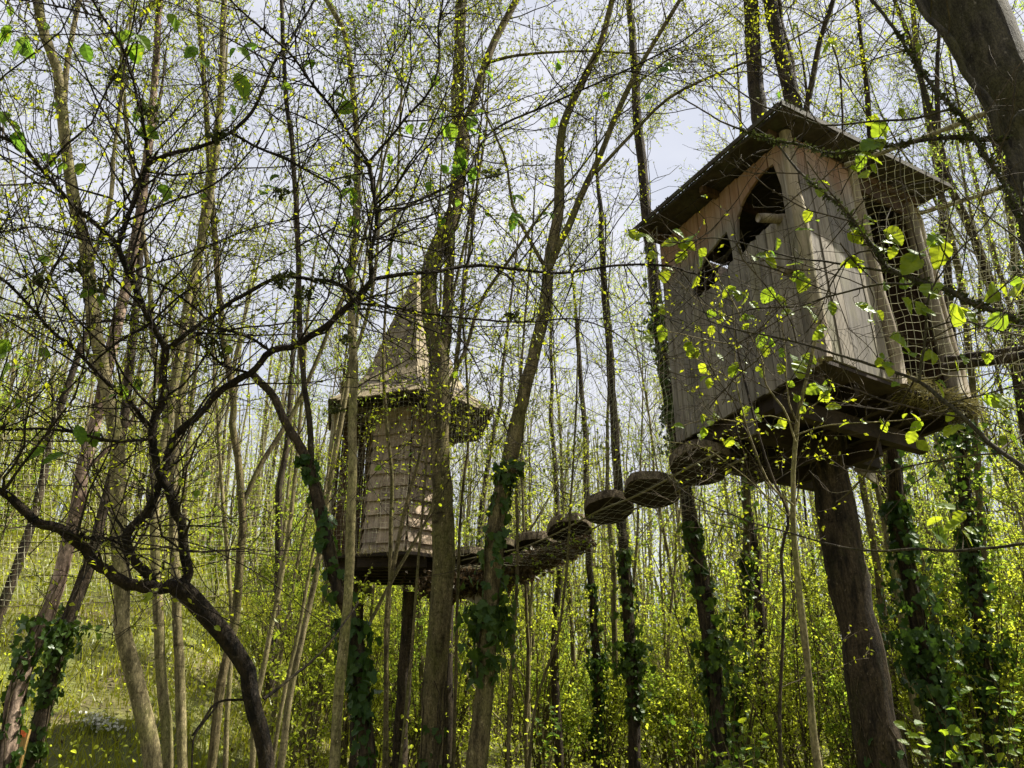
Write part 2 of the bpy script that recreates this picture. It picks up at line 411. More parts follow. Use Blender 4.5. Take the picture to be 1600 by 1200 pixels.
# ------------------------------------------------------------ growing wood
def catmull(P, n):
    P = np.asarray(P, float)
    if len(P) < 3:
        t = np.linspace(0, 1, n)[:, None]
        return P[0] * (1 - t) + P[-1] * t
    Q = np.vstack([2 * P[0] - P[1], P, 2 * P[-1] - P[-2]])
    s = np.concatenate([[0], np.cumsum(np.linalg.norm(np.diff(P[:, :3], axis=0), axis=1) + 1e-6)])
    u = np.linspace(0, s[-1], n); i = np.clip(np.searchsorted(s, u, 'right') - 1, 0, len(P) - 2)
    t = ((u - s[i]) / (s[i + 1] - s[i]))[:, None]
    a, b, c, d = Q[i], Q[i + 1], Q[i + 2], Q[i + 3]
    return 0.5 * (2 * b + (c - a) * t + (2 * a - 5 * b + 4 * c - d) * t ** 2 + (3 * b - a - 3 * c + d) * t ** 3)

def resample(P, R, K):
    s = np.concatenate([[0], np.cumsum(np.linalg.norm(np.diff(P, axis=0), axis=1))]); u = np.linspace(0, s[-1], K)
    return np.stack([np.interp(u, s, P[:, k]) for k in range(3)], -1), np.interp(u, s, R)

def trace(pts, r0, r1, w0, w1, ground=False, top=0.0, jit=0.14):
    """photo pixels -> a limb in space: range r0 to r1 metres along it, thickness w0 to w1 photo pixels"""
    pts = np.array(pts, float)
    s = np.concatenate([[0], np.cumsum(np.hypot(*np.diff(pts, axis=0).T))]); f = s / s[-1]
    P = np.array([U(x, y, r0 + (r1 - r0) * k) for (x, y), k in zip(pts, f)])
    R = np.array([(w0 + (w1 - w0) * k) * depth(p) / F / 2 for p, k in zip(P, f)])
    P = list(P); R = list(R)
    if ground:
        d = unit(P[0] - P[1]); h = P[0][2]
        for fr, gr in ((0.5, 1.05), (1.0, 1.35)):
            hh = h - (terr(P[0][0], P[0][1]) - 0.12)
            q = P[0] if fr == 0.5 else base0
            if fr == 0.5:
                base0 = P[0].copy()
            step = hh * fr
            lean = d[:2] / max(0.5, -d[2]) if d[2] < 0 else np.zeros(2)
            P.insert(0, base0 + np.array([lean[0] * step * 0.55, lean[1] * step * 0.55, -step])); R.insert(0, R[-len(s)] * gr if False else R[0] * (1.05 if fr == 0.5 else 1.2))
    if top:
        d = unit(P[-1] - P[-2]); p = P[-1]; r = R[-1]
        for k in range(1, 6):
            d = unit(d + np.array([0, 0, 0.12]) + rng.normal(0, 0.05, 3))
            p = p + d * top / 5; P.append(p); R.append(r * (1 - 0.16 * k))
    P = np.array(P); R = np.array(R)
    n = int(np.clip(6 + (s[-1] / 16), 8, 70))
    Q = catmull(np.hstack([P, R[:, None]]), n)
    P, R = Q[:, :3].copy(), np.abs(Q[:, 3])
    if jit:
        z = rng.normal(0, 1, (n, 3)); z = (z + np.roll(z, 1, 0) + np.roll(z, -1, 0)) / 2
        z[0] = z[-1] = 0
        P += z * R[:, None] * jit
        e = rng.normal(0, 0.07, n); e = (e + np.roll(e, 1) + np.roll(e, -1)) / 3
        R = R * (1 + e)
    return P, R

def grow(P, R, n, ln, t, ang, up, K=6, r=(0.5, 0.004, 0.0015), wob=0.18, drop=0.0, sag=0.0, fall=0.4):
    """children for a batch of parent limbs P[N,K,3]; r = (max share of parent radius, start radius, tip radius)"""
    N, KP, _ = P.shape
    idx = np.repeat(np.arange(N), n)
    C = len(idx)
    if C == 0:
        return np.zeros((0, K, 3)), np.zeros((0, K)), idx
    tt = rng.uniform(t[0], t[1], C)
    x = tt * (KP - 1); i = np.minimum(x.astype(int), KP - 2); fr = (x - i)[:, None]
    B = P[idx, i] * (1 - fr) + P[idx, i + 1] * fr
    RB = R[idx, i] * (1 - fr[:, 0]) + R[idx, i + 1] * fr[:, 0]
    T = unit(P[idx, i + 1] - P[idx, i])
    q = unit(np.cross(T, rng.normal(0, 1, (C, 3))))
    a = np.radians(rng.uniform(ang[0], ang[1], C))[:, None]
    d = np.cos(a) * T + np.sin(a) * q
    L = rng.uniform(ln[0], ln[1], C) * (1 - fall * tt)
    out = np.zeros((C, K, 3)); out[:, 0] = B
    st = (L / (K - 1))[:, None]
    for k in range(1, K):
        d = unit(d + rng.normal(0, wob, (C, 3)) + np.array([0, 0, up]) - np.array([0, 0, sag * k]))
        out[:, k] = out[:, k - 1] + d * st
    r0 = np.minimum(RB * r[0], r[1] * (0.6 + 0.4 * L / ln[1]))
    RR = r0[:, None] + (np.minimum(r[2], r0) - r0)[:, None] * np.linspace(0, 1, K)[None] ** 0.8
    return out, RR, idx

def leaf_spots(P, n, t=(0.25, 1.0)):
    N, K, _ = P.shape
    idx = np.repeat(np.arange(N), n); C = len(idx)
    x = rng.uniform(t[0], t[1], C) * (K - 1); i = np.minimum(x.astype(int), K - 2); fr = (x - i)[:, None]
    B = P[idx, i] * (1 - fr) + P[idx, i + 1] * fr
    T = unit(P[idx, i + 1] - P[idx, i])
    D = unit(T * 0.5 + rng.normal(0, 0.7, (C, 3)) - np.array([0, 0, 0.25]))
    Nn = unit(np.array([0, 0, 0.6]) + rng.normal(0, 0.7, (C, 3)))
    return B, D, Nn

def K12(limbs, K=14):
    a = [resample(p, r, K) for p, r in limbs]
    return np.array([x[0] for x in a]), np.array([x[1] for x in a])

class Tree:
    def __init__(s, name, label, cat, bark, group=None):
        s.name, s.label, s.cat, s.bark, s.group = name, label, cat, bark, group
        s.trunk = None; s.limbs = []; s.tw = Acc(); s.tw_n = 0
        s.seeds = []
    def add_trunk(s, *a, **k):
        s.trunk = trace(*a, **k)
        p = s.trunk[0][0]
        s.root = thing(s.name, s.label, s.cat, (p[0], p[1], float(terr(p[0], p[1]))), s.group)
        return s
    def add(s, *a, **k):
        s.limbs.append(trace(*a, **k)); return s
    def all(s):
        return ([s.trunk] if s.trunk else []) + s.limbs
    def local(s, P):
        return np.asarray(P) - np.array(s.root.location)
    def finish(s, sides=10, limb_name='branch'):
        if s.trunk:
            a = Acc(); a.tube(s.local(s.trunk[0]), s.trunk[1], sides); a.build('trunk', M[s.bark], s.root)
        for p, r in s.limbs:
            a = Acc(); a.tube(s.local(p), r, 8 if r[0] > 0.012 else 6); a.build(limb_name, M[s.bark], s.root)
    def crown(s, sel=None, n1=10, l1=(0.8, 2.0), t1=(0.35, 1.0), n2=6, l2=(0.4, 1.0), n3=5, l3=(0.15, 0.45), nl=4, ls=(0.018, 0.042),
              up=0.10, rt=0.0016, leaf='leaf', twig='twig', ang=(30, 70), r1=0.010, tpl=TINY):
        L = s.all() if sel is None else [s.all()[i] for i in sel]
        P, R = K12(L)
        A, RA, _ = grow(P, R, n1, l1, t1, ang, up, 8, (0.6, r1, 0.003), 0.13)
        B, RB, _ = grow(A, RA, n2, l2, (0.2, 1.0), (25, 65), up * 0.5, 6, (0.7, 0.005, rt), 0.17)
        C, RC, _ = grow(B, RB, n3, l3, (0.2, 1.0), (25, 70), up * 0.3, 5, (0.8, 0.0026, rt), 0.2)
        o = Acc(); lo = np.array(s.root.location)
        o.tube(A - lo, RA, 5, 0); o.tube(B - lo, RB, 4, 0); o.tube(C - lo, RC, 3, 0)
        for Q, k in ((B, nl), (C, nl)):
            b, d, nn = leaf_spots(Q, k)
            o.leaves(b - lo, d, nn, rng.uniform(ls[0], ls[1], len(b)), tpl, 1)
        o.build('crown', [M[twig], M[leaf]], s.root, smooth=False, kind='stuff')
        return A, B, C
    def ivy(s, y0, y1, n, size=(0.05, 0.09), sel=0, spread=0.10, objs=0):
        """ivy leaves on the trunk between heights y0 and y1 (metres above the ground)"""
        P, R = s.all()[sel]; lo = np.array(s.root.location)
        z = P[:, 2] - lo[2]
        h = rng.uniform(y0, y1, n) + 0
        h = y0 + (h - y0) * (0.35 + 0.65 * np.abs(np.sin(h * 2.3 + sel)))
        c = np.stack([np.interp(h, z, P[:, k]) for k in range(3)], -1); rr = np.interp(h, z, R)
        az = rng.uniform(0, 2 * np.pi, n)
        out = np.stack([np.cos(az), np.sin(az), np.zeros(n)], -1)
        dist = rr + np.abs(rng.normal(0, spread, n)) * (0.55 + 0.45 * np.sin(h * 3.1 + 1.0))
        B = c + out * dist[:, None]
        D = unit(np.array([0, 0, -1.0]) + rng.normal(0, 0.5, (n, 3))); N_ = unit(out + rng.normal(0, 0.45, (n, 3)) + np.array([0, 0, 0.3]))
        L = rng.uniform(size[0], size[1], n)
        for k in range(objs):
            leaf_obj(IVY_ME, s.root, B[k], D[k], N_[k], L[k], 'ivy_leaf')
        a = Acc()
        a.leaves(B[objs:] - lo, D[objs:], N_[objs:], L[objs:], IVY, 0)
        # creeping stems
        m = 7
        hh = np.linspace(max(0.0, y0), y1, 14)
        cc = np.stack([np.interp(hh, z, P[:, k]) for k in range(3)], -1); r2 = np.interp(hh, z, R)
        for j in range(m):
            ph = rng.uniform(0, 6.28) + np.cumsum(rng.normal(0, 0.25, 14))
            q = cc + np.stack([np.cos(ph), np.sin(ph), 0 * ph], -1) * (r2 + 0.006)[:, None]
            a.tube(q - lo, np.linspace(0.008, 0.004, 14), 4, 1)
        a.build('ivy', [M['ivy'], M['twig']], s.root, smooth=False, kind='stuff')
    def leaf_at(s, px, py, size_px, mes=LEAF_ME, pale=False, dr=0.0, acc=None, maxd=170):
        """one traced leaf: a twig from the nearest limb of this tree carries it"""
        P = np.vstack([p for p, r in s.all()]); rel = P - CAM; dp = depth(P)
        qx = 800 + F * P[:, 0] / dp; qy = 600 - F * (-rel[:, 1] * SP + rel[:, 2] * CP) / dp
        k = int(np.argmin((qx - px) ** 2 + (qy - py) ** 2 + (dp < 0.3) * 1e9))
        r = math.hypot(rel[k, 0], rel[k, 1]) + dr + rng.normal(0, 0.05)
        b = U(px, py, r); dd = depth(b); size = size_px * dd / F
        d = unit(np.array([rng.normal(0, 0.7), rng.normal(0, 0.5), -0.55 + rng.normal(0, 0.35)]))
        nn = unit(np.array([0.25, -0.9, 0.35]) + rng.normal(0, 0.33, 3))
        b = b - d * size * 0.5
        leaf_obj(mes, s.root, b, d, nn, size * 1.1)
        if rng.random() < 0.55:
            leaf_obj(mes, s.root, b + rng.normal(0, 0.006, 3), d + rng.normal(0, 0.9, 3) * np.array([1, 0.6, 0.6]), nn + rng.normal(0, 0.35, 3), size * rng.uniform(0.5, 0.85))
        p0 = P[k]; m1 = p0 * 0.65 + b * 0.35 + rng.normal(0, 0.06, 3) * np.linalg.norm(b - p0); m2 = p0 * 0.3 + b * 0.7 + rng.normal(0, 0.05, 3) * np.linalg.norm(b - p0) + np.array([0, 0, 0.02])
        q = catmull(np.array([p0, m1, m2, b]), 9)
        acc.tube(q - np.array(s.root.location), np.linspace(0.0028, 0.0010, 9), 4, 0)

def net(name, label, corners, cell, th, mat='net', sag=0.0, wob=0.015, group=None, parent=None, pinch=None):
    """a square-meshed net between four corners (top-left, top-right, bottom-right, bottom-left)"""
    tl, tr, br, bl = (np.asarray(c, float) for c in corners)
    nu = max(4, int(max(np.linalg.norm(tr - tl), np.linalg.norm(br - bl)) / cell)); nv = max(4, int(max(np.linalg.norm(tl - bl), np.linalg.norm(tr - br)) / cell))
    u = np.linspace(0, 1, nu + 1)[None, :, None]; v = np.linspace(0, 1, nv + 1)[:, None, None]
    G = (tl * (1 - u) + tr * u) * (1 - v) + (bl * (1 - u) + br * u) * v
    nz = rng.normal(0, 1, G.shape)
    for _ in range(2):
        nz = (nz + np.roll(nz, 1, 0) + np.roll(nz, 1, 1) + np.roll(nz, -1, 0)) / 2.6
    G = G + nz * wob + np.array([0, 0, -1.0]) * sag * (4 * u * (1 - u)) * 1.0
    a = Acc(); c = G.mean(axis=(0, 1))
    root = thing(name, label, 'net', c, group)
    a.tube(G - c, np.full(G.shape[:2], th), 3); Gt = G.transpose(1, 0, 2); a.tube(Gt - c, np.full(Gt.shape[:2], th), 3)
    a.build('netting', M[mat], root, smooth=False, kind='stuff')
    for e in (G[0], G[-1]):
        b = Acc(); b.tube(e - c, np.full(len(e), th * 2.6), 5); b.build('border_rope', M['rope' if mat == 'net' else mat], root)
    return root

# ------------------------------------------------------------ ground and far wood
ga = Acc()
gr = np.concatenate([np.linspace(0.3, 60, 70), np.linspace(64, 120, 10)]); gt = np.radians(np.linspace(0, 360, 121))
RR_, TT_ = np.meshgrid(gr, gt, indexing='ij')
gx, gy = RR_ * np.sin(TT_), RR_ * np.cos(TT_)
gz = terr(gx, gy) + 0.03 * np.sin(gx * 5.1) * np.cos(gy * 4.3)
gv = np.stack([gx, gy, gz], -1).reshape(-1, 3)
na, nb = len(gr), len(gt)
gi = (np.arange(na - 1)[:, None] * nb + np.arange(nb - 1)[None]).reshape(-1)
ga.add(gv, np.stack([gi, gi + 1, gi + nb + 1, gi + nb], -1))
def mat_ground():
    m, n, l, out = mat_base('woodland_floor')
    v = coords(n, l)
    a = noise(n, l, v, 0.55, 8, 0.7); b = noise(n, l, v, 9.0, 6, 0.7)
    r = ramp(n, [(0.36, (0.085, 0.062, 0.03)), (0.5, (0.10, 0.10, 0.025)), (0.64, (0.10, 0.125, 0.02))]); l.new(a.outputs['Fac'], r.inputs['Fac'])
    rb = ramp(n, [(0.3, (0.55, 0.55, 0.55)), (0.7, (1.25, 1.25, 1.2))]); l.new(b.outputs['Fac'], rb.inputs['Fac'])
    c = mixc(n, l, 1.0, r.outputs['Color'], rb.outputs['Color'], 'MULTIPLY')
    bs = n.new('ShaderNodeBsdfPrincipled'); bs.inputs['Roughness'].default_value = 0.95; l.new(c, bs.inputs['Base Color'])
    bp = n.new('ShaderNodeBump'); bp.inputs['Strength'].default_value = 0.7; bp.inputs['Distance'].default_value = 0.06
    l.new(b.outputs['Fac'], bp.inputs['Height']); l.new(bp.outputs['Normal'], bs.inputs['Normal'])
    l.new(bs.outputs['BSDF'], out.inputs['Surface'])
    return m
ground = ga.build('ground', mat_ground(), kind='structure')

def polar(n, az0, az1, r0, r1, pw=0.5):
    az = np.radians(rng.uniform(az0, az1, n)); u = rng.uniform(0, 1, n)
    r = (r0 ** (1 / pw) + u * (r1 ** (1 / pw) - r0 ** (1 / pw))) ** pw
    return r * np.sin(az), r * np.cos(az), r

# grass on the slope and low leaves on the wood floor (uncountable)
a = Acc()
x, y, r = polar(52000, -44, -6, 11, 34, 0.6)
B = np.stack([x, y, terr(x, y) - 0.02], -1); n_ = len(x)
a.leaves(B, unit(np.array([0, 0, 1.0]) + rng.normal(0, 0.35, (n_, 3))), rng.normal(0, 1, (n_, 3)), rng.uniform(0.12, 0.4, n_), BLADE, 0)
x, y, r = polar(12000, -10, 44, 14, 36, 0.6)
B = np.stack([x, y, terr(x, y) - 0.02], -1); n_ = len(x)
a.leaves(B, unit(np.array([0, 0, 1.0]) + rng.normal(0, 0.4, (n_, 3))), rng.normal(0, 1, (n_, 3)), rng.uniform(0.1, 0.3, n_), BLADE, 0)
a.build('grass', M['grass'], smooth=False, kind='stuff')
a = Acc()
x, y, r = polar(60000, -44, 44, 10, 38, 0.6)
n_ = len(x); hgt = rng.uniform(0, 1, n_) ** 1.6 * (1.3 + 0.5 * np.sin(x * 1.7) * np.cos(y * 1.3))
B = np.stack([x, y, terr(x, y) + np.maximum(0, hgt)], -1)
a.leaves(B, rng.normal(0, 1, (n_, 3)) + np.array([0, 0, -0.1]), unit(np.array([0, 0, 0.8]) + rng.normal(0, 0.5, (n_, 3))), rng.uniform(0.03, 0.07, n_), OVATE, 0)
a.build('undergrowth', M['leaf_far'], smooth=False, kind='stuff')
x, y, r = polar(7000, -44, 44, 12, 36, 0.6); n_ = len(x)
a = Acc(); a.leaves(np.stack([x, y, terr(x, y) + 0.02], -1), rng.normal(0, 1, (n_, 3)), unit(np.array([0, 0, 1.0]) + rng.normal(0, 0.4, (n_, 3))), rng.uniform(0.05, 0.1, n_), OVATE)
a.build('fallen_leaves', M['litter'], smooth=False, kind='stuff')

# the far wood closes the view as one mass of stems and leaf
a = Acc()
n_ = 850; x, y, r = polar(n_, -56, 56, 32, 60, 0.7)
H = rng.uniform(9, 17, n_); K = 6; f = np.linspace(0, 1, K)
P = np.zeros((n_, K, 3)); ln = rng.normal(0, 0.06, (n_, 2))
P[:, :, 0] = x[:, None] + ln[:, :1] * H[:, None] * f + rng.normal(0, 0.08, (n_, K)); P[:, :, 1] = y[:, None] + ln[:, 1:] * H[:, None] * f
P[:, :, 2] = terr(x, y)[:, None] - 0.1 + H[:, None] * f
a.tube(P, np.linspace(1, 0.25, K)[None] * rng.uniform(0.05, 0.14, n_)[:, None], 5, 0)
A_, RA_, _ = grow(P, np.full((n_, K), 0.05), 9, (0.8, 2.6), (0.25, 1), (25, 60), 0.15, 5, (0.7, 0.02, 0.008), 0.15)
a.tube(A_, RA_, 3, 0)
b, d, nn = leaf_spots(A_, 9, (0.1, 1)); a.leaves(b + rng.normal(0, 0.25, b.shape), d, nn, rng.uniform(0.07, 0.15, len(b)), TINY, 1)
x, y, r = polar(150000, -56, 56, 30, 58, 0.7); n_ = len(x)
z = terr(x, y) + rng.uniform(0, 1, n_) ** 1.15 * 13.0 * (0.75 + 0.25 * np.sin(x * 0.9) * np.sin(y * 0.7))
a.leaves(np.stack([x, y, z], -1), rng.normal(0, 1, (n_, 3)), rng.normal(0, 1, (n_, 3)) + np.array([0, 0, 0.7]), rng.uniform(0.07, 0.16, n_), TINY, 1)
a.build('far_woods', [M['twig_pale'], M['leaf_far']], smooth=False, kind='stuff')

# ------------------------------------------------------------ background trees (shared meshes, one object each)
def make_pole(seed, H, r0, twig, leaf, ls, n1, nl, low):
    global rng
    keep = rng; rng = np.random.default_rng(seed)
    K = 16; f = np.linspace(0, 1, K)
    P = np.zeros((1, K, 3)); w = np.cumsum(rng.normal(0, 0.035, (K, 2)), 0) * H / 10
    P[0, :, :2] = w - w[0] + rng.normal(0, 0.05, 2) * H * f[:, None] * 0.8
    P[0, :, 2] = H * f - 0.1
    R = (r0 * (1 - 0.85 * f))[None]
    t = Acc(); t.tube(P, R, 7)
    A, RA, _ = grow(P, R, n1, (0.9, 2.8), (low, 1.0), (22, 55), 0.10, 7, (0.6, 0.016, 0.004), 0.12)
    Bq, RB, _ = grow(A, RA, 6, (0.35, 1.1), (0.15, 1), (25, 60), 0.05, 5, (0.7, 0.007, 0.003), 0.16)
    Cq, RC, _ = grow(Bq, RB, 3, (0.2, 0.5), (0.2, 1), (25, 65), 0.03, 4, (0.8, 0.004, 0.0022), 0.18)
    c = Acc(); c.tube(A, RA, 4, 0); c.tube(Bq, RB, 3, 0); c.tube(Cq, RC, 3, 0)
    for Q, k in ((Bq, nl), (Cq, nl)):
        b, d, nn = leaf_spots(Q, k); c.leaves(b, d, nn, rng.uniform(ls[0], ls[1], len(b)), TINY, 1)
    rng = keep
    return t.mesh('trunk', M[twig]), c.mesh('crown', [M['twig_pale' if twig != 'bark_dark' else 'twig'], M[leaf]], False)

def make_bush(seed, H, ns, leaf, ls, nl):
    global rng
    keep = rng; rng = np.random.default_rng(seed)
    P0 = np.zeros((1, 4, 3)); P0[0, :, 2] = np.linspace(-0.1, 0.25, 4)
    St, RS, _ = grow(P0, np.full((1, 4), 0.03), ns, (0.6 * H, H), (0.1, 1), (4, 30), 0.10, 9, (0.9, 0.018, 0.004), 0.07, fall=0.0)
    A, RA, _ = grow(St, RS, 9, (0.3, 1.0), (0.2, 1), (30, 65), 0.05, 6, (0.7, 0.007, 0.0025), 0.15)
    Bq, RB, _ = grow(A, RA, 4, (0.15, 0.4), (0.2, 1), (30, 65), 0.02, 4, (0.8, 0.004, 0.002), 0.15)
    t = Acc(); t.tube(St, RS, 5)
    c = Acc(); c.tube(A, RA, 3, 0); c.tube(Bq, RB, 3, 0)
    for Q, k in ((A, nl), (Bq, nl)):
        b, d, nn = leaf_spots(Q, k); nn = unit(nn + np.array([0, 0, 0.8])); c.leaves(b, d, nn, rng.uniform(ls[0], ls[1], len(b)), OVATE, 1)
    rng = keep
    return t.mesh('stem', M['bark_mid']), c.mesh('foliage', [M['twig'], M[leaf]], False)

poles = [make_pole(11, 11, 0.055, 'bark_pale', 'leaf_far', (0.03, 0.055), 17, 5, 0.16), make_pole(12, 12.5, 0.075, 'bark_mid', 'leaf_far', (0.03, 0.05), 17, 5, 0.22),
         make_pole(13, 9.0, 0.04, 'bark_pale', 'leaf_far', (0.035, 0.06), 18, 6, 0.10), make_pole(14, 13, 0.10, 'bark_brown', 'leaf_far', (0.03, 0.05), 17, 4, 0.25),
         make_pole(15, 8.0, 0.035, 'bark_mid', 'leaf_far', (0.035, 0.06), 18, 6, 0.08), make_pole(16, 10, 0.05, 'bark_pale', 'leaf_far', (0.03, 0.05), 17, 5, 0.14)]
bushes = [make_bush(21, 3.2, 8, 'leaf_far', (0.03, 0.06), 7), make_bush(22, 4.6, 8, 'leaf_far', (0.03, 0.06), 7), make_bush(23, 2.2, 8, 'leaf_far', (0.03, 0.065), 7), make_bush(24, 5.6, 9, 'leaf_far', (0.03, 0.055), 7)]

def put(kind, names, meshes, x, y, sc, rz, label, cat, group, tilt=0.0):
    t = bpy.data.objects.new(kind, None); COL.objects.link(t)
    t.location = (float(x), float(y), float(terr(x, y))); t.rotation_euler = (rng.normal(0, tilt), rng.normal(0, tilt), rz); t.scale = (sc, sc, sc)
    tag(t, label, cat, group)
    for nm, me in zip(names, meshes):
        o = bpy.data.objects.new(nm, me); COL.objects.link(o); o.parent = t
        if nm != 'trunk':
            o['kind'] = 'stuff'
    return t

HOUSE_C = np.array([3.0, 7.1]); TOWER_C = None
TWR = U(640, 645, 12.3)[:2]
def blocked(x, y):
    if math.hypot(x - HOUSE_C[0], y - HOUSE_C[1]) < 2.4: return True
    if math.hypot(x - TWR[0], y - TWR[1]) < 1.9: return True
    # keep the rope bridge clear
    a_ = np.array([2.0, 7.4]); b_ = TWR; p = np.array([x, y]); ab = b_ - a_
    t = np.clip(np.dot(p - a_, ab) / np.dot(ab, ab), 0, 1)
    return np.linalg.norm(p - a_ - ab * t) < 1.1
def where(kind, azd, r, k):
    side = ('beyond the meadow at the left' if azd < -19 else 'left of the pointed treehouse' if azd < -9.5 else 'behind the pointed treehouse and its trunks' if azd < -1 else 'beyond the hanging bridge' if azd < 11
            else 'beneath and behind the plank treehouse' if azd < 27 else 'right of the plank treehouse' if azd < 42 else 'at the far right outside the net run')
    dist = 'near' if r < 17 else 'distant'
    if kind == 'tree':
        kd = ('pale slim', 'olive-barked', 'thin leafy pale', 'brown-barked thicker', 'thin leafy olive', 'pale branching')[k]
        return f'{dist} {kd} tree in the wood {side}', 'tree', f'{dist} {kd} trees {side}'
    kd = ('leafy', 'tall leafy', 'low leafy', 'very tall leafy')[k]
    return f'{dist} {kd} yellow-green bush {side}', 'bush', f'{dist} {kd} bushes {side}'
cnt = 0
while cnt < 200:
    az0, az1 = (-42, 42) if cnt < 194 else (42, 80)
    x, y, r = polar(1, az0, az1, 9.0 if cnt < 194 else 7.0, 36, 0.72); x, y, r = float(x[0]), float(y[0]), float(r[0])
    if blocked(x, y):
        continue
    azd = math.degrees(math.atan2(x, y))
    if azd < -17 and r < 27 and rng.random() < 0.84:
        continue
    k = int(rng.integers(len(poles)))
    put('woodland_tree', ('trunk', 'crown'), poles[k], x, y, rng.uniform(0.75, 1.15), rng.uniform(0, 6.28),
        *where('tree', azd, r, k), 0.05)
    cnt += 1
cnt = 0
while cnt < 285:
    x, y, r = polar(1, -40, 42, 9.0, 32, 0.7); x, y, r = float(x[0]), float(y[0]), float(r[0])
    azd = math.degrees(math.atan2(x, y))
    if azd < -17 and rng.random() < (0.94 if r < 21 else 0.6):
        continue
    if -9 < azd < 12 and r < 13.5 or r < 10.5:
        continue
    if math.hypot(x - TWR[0], y - TWR[1]) < 1.9 and y > TWR[1] - 3:
        continue
    k = int(rng.integers(len(bushes)))
    put('hazel_bush', ('stem', 'foliage'), bushes[k], x, y, rng.uniform(0.7, 1.15), rng.uniform(0, 6.28),
        *where('bush', azd, r, k), 0.04)
    cnt += 1

# ------------------------------------------------------------ the treehouse on the right
Z0, Z1 = 4.02, 6.17
hA = np.array([2.46, 5.47, 0.0]); hB = np.array([1.737, 7.58, 0.0]); hD = np.array([4.17, 6.59, 0.0]); hC = hB + hD - hA
hb = unit(hD - hA); ha = unit(hB - hA)
rN = np.array([2.31, 5.13, 0]); rL = np.array([1.394, 7.45, 0.235]); rR = np.array([4.36, 6.28, 0])
def roof_z(p):                                              # underside of the gently tilted roof
    n_ = unit(np.array([-(rR - rN)[1], (rR - rN)[0]])); return 6.205 + 0.235 * np.dot(np.asarray(p)[:2] - rN[:2], n_) / np.dot((rL - rN)[:2], n_)
h0 = np.array([3.0, 7.1, Z0])
house = thing('treehouse', 'grey plank treehouse with a flat mossy roof and a jagged dark hole in its front', 'treehouse', h0)
up = np.array([0, 0, 1.0])
nL = unit(np.cross(hA - hB, up)); nL = -nL if np.dot(nL, h0 - hA) > 0 else nL           # outward normals
nR = unit(np.cross(hD - hA, up)); nR = -nR if np.dot(nR, h0 - hA) > 0 else nR

def on_left(px, py):
    d = ray(px, py); t = np.dot(hA - CAM, nL) / np.dot(d, nL); p = CAM + d * t
    return np.array([np.dot(p - hA, ha), p[2]])

LW = np.linalg.norm(hB - hA); RW = np.linalg.norm(hD - hA)
hole1 = np.array([on_left(*p) for p in ((1216, 252), (1232, 338), (1200, 356), (1157, 402), (1154, 346), (1164, 314), (1192, 272))])
hole2 = np.array([on_left(*p) for p in ((1140, 360), (1149, 404), (1138, 426), (1092, 468), (1084, 456), (1104, 402))])

def span(poly, u):
    zs = []
    for i in range(len(poly)):
        a_, b_ = poly[i], poly[(i + 1) % len(poly)]
        if (a_[0] - u) * (b_[0] - u) < 0:
            zs.append(a_[1] + (b_[1] - a_[1]) * (u - a_[0]) / (b_[0] - a_[0]))
    return (min(zs), max(zs)) if len(zs) >= 2 else None

cuts = set([0.0, LW])
for h in (hole1, hole2):
    cuts.add(float(np.clip(h[:, 0].min(), 0, LW))); cuts.add(float(np.clip(h[:, 0].max(), 0, LW)))
cuts = sorted(cuts); edges = []
for c0, c1 in zip(cuts[:-1], cuts[1:]):
    k = max(1, int(round((c1 - c0) / 0.135)))
    edges += list(np.linspace(c0, c1, k + 1)[:-1] + (rng.normal(0, 0.012, k) if k > 2 else 0) * (np.arange(k) > 0))
edges.append(LW)

def board(name, poly, n, th, mat, parent=house, origin=h0, off=None):
    """one board: an outline in space pushed out by its thickness"""
    a = Acc(); off = rng.uniform(-0.006, 0.006) if off is None else off
    poly = np.asarray(poly) + n * off - origin
    a.prism(poly, n * th)
    return a.build(name, M[mat], parent, smooth=False)

def lw(u, z):
    return np.array([*(hA + ha * u)[:2], z])
uLong = on_left(1172, 625)[0]
for e0, e1 in zip(edges[:-1], edges[1:]):
    g = 0.0045; a0, a1 = e0 + g, e1 - g
    zb = Z0 - 0.03 + rng.uniform(-0.008, 0.008); zt = Z1 + 0.02 + 0.1 * e0
    if e0 < uLong < e1:
        zb -= 0.30
    m_ = (a0 + a1) / 2
    sp = None
    for h in (hole1, hole2):
        q = span(h, m_)
        if q:
            sp = [span(h, a0 + 0.004) or q, q, span(h, a1 - 0.004) or q]
    if sp is None:
        board('plank', [lw(a0, zb), lw(a1, zb), lw(a1, zt), lw(a0, zt)], nL, 0.026, 'plank')
    else:
        j = lambda: rng.uniform(-0.02, 0.02)
        lo = [s_[0] for s_ in sp]; hi = [min(s_[1], zt - 0.02) for s_ in sp]
        board('plank', [lw(a0, zb), lw(a1, zb), lw(a1, lo[2] + j()), lw(m_, lo[1] + j()), lw(a0, lo[0] + j())], nL, 0.026, 'plank')
        if hi[1] < zt - 0.08:
            board('plank', [lw(a0, hi[0]), lw(m_, hi[1]), lw(a1, hi[2]), lw(a1, zt), lw(a0, zt)], nL, 0.026, 'plank')

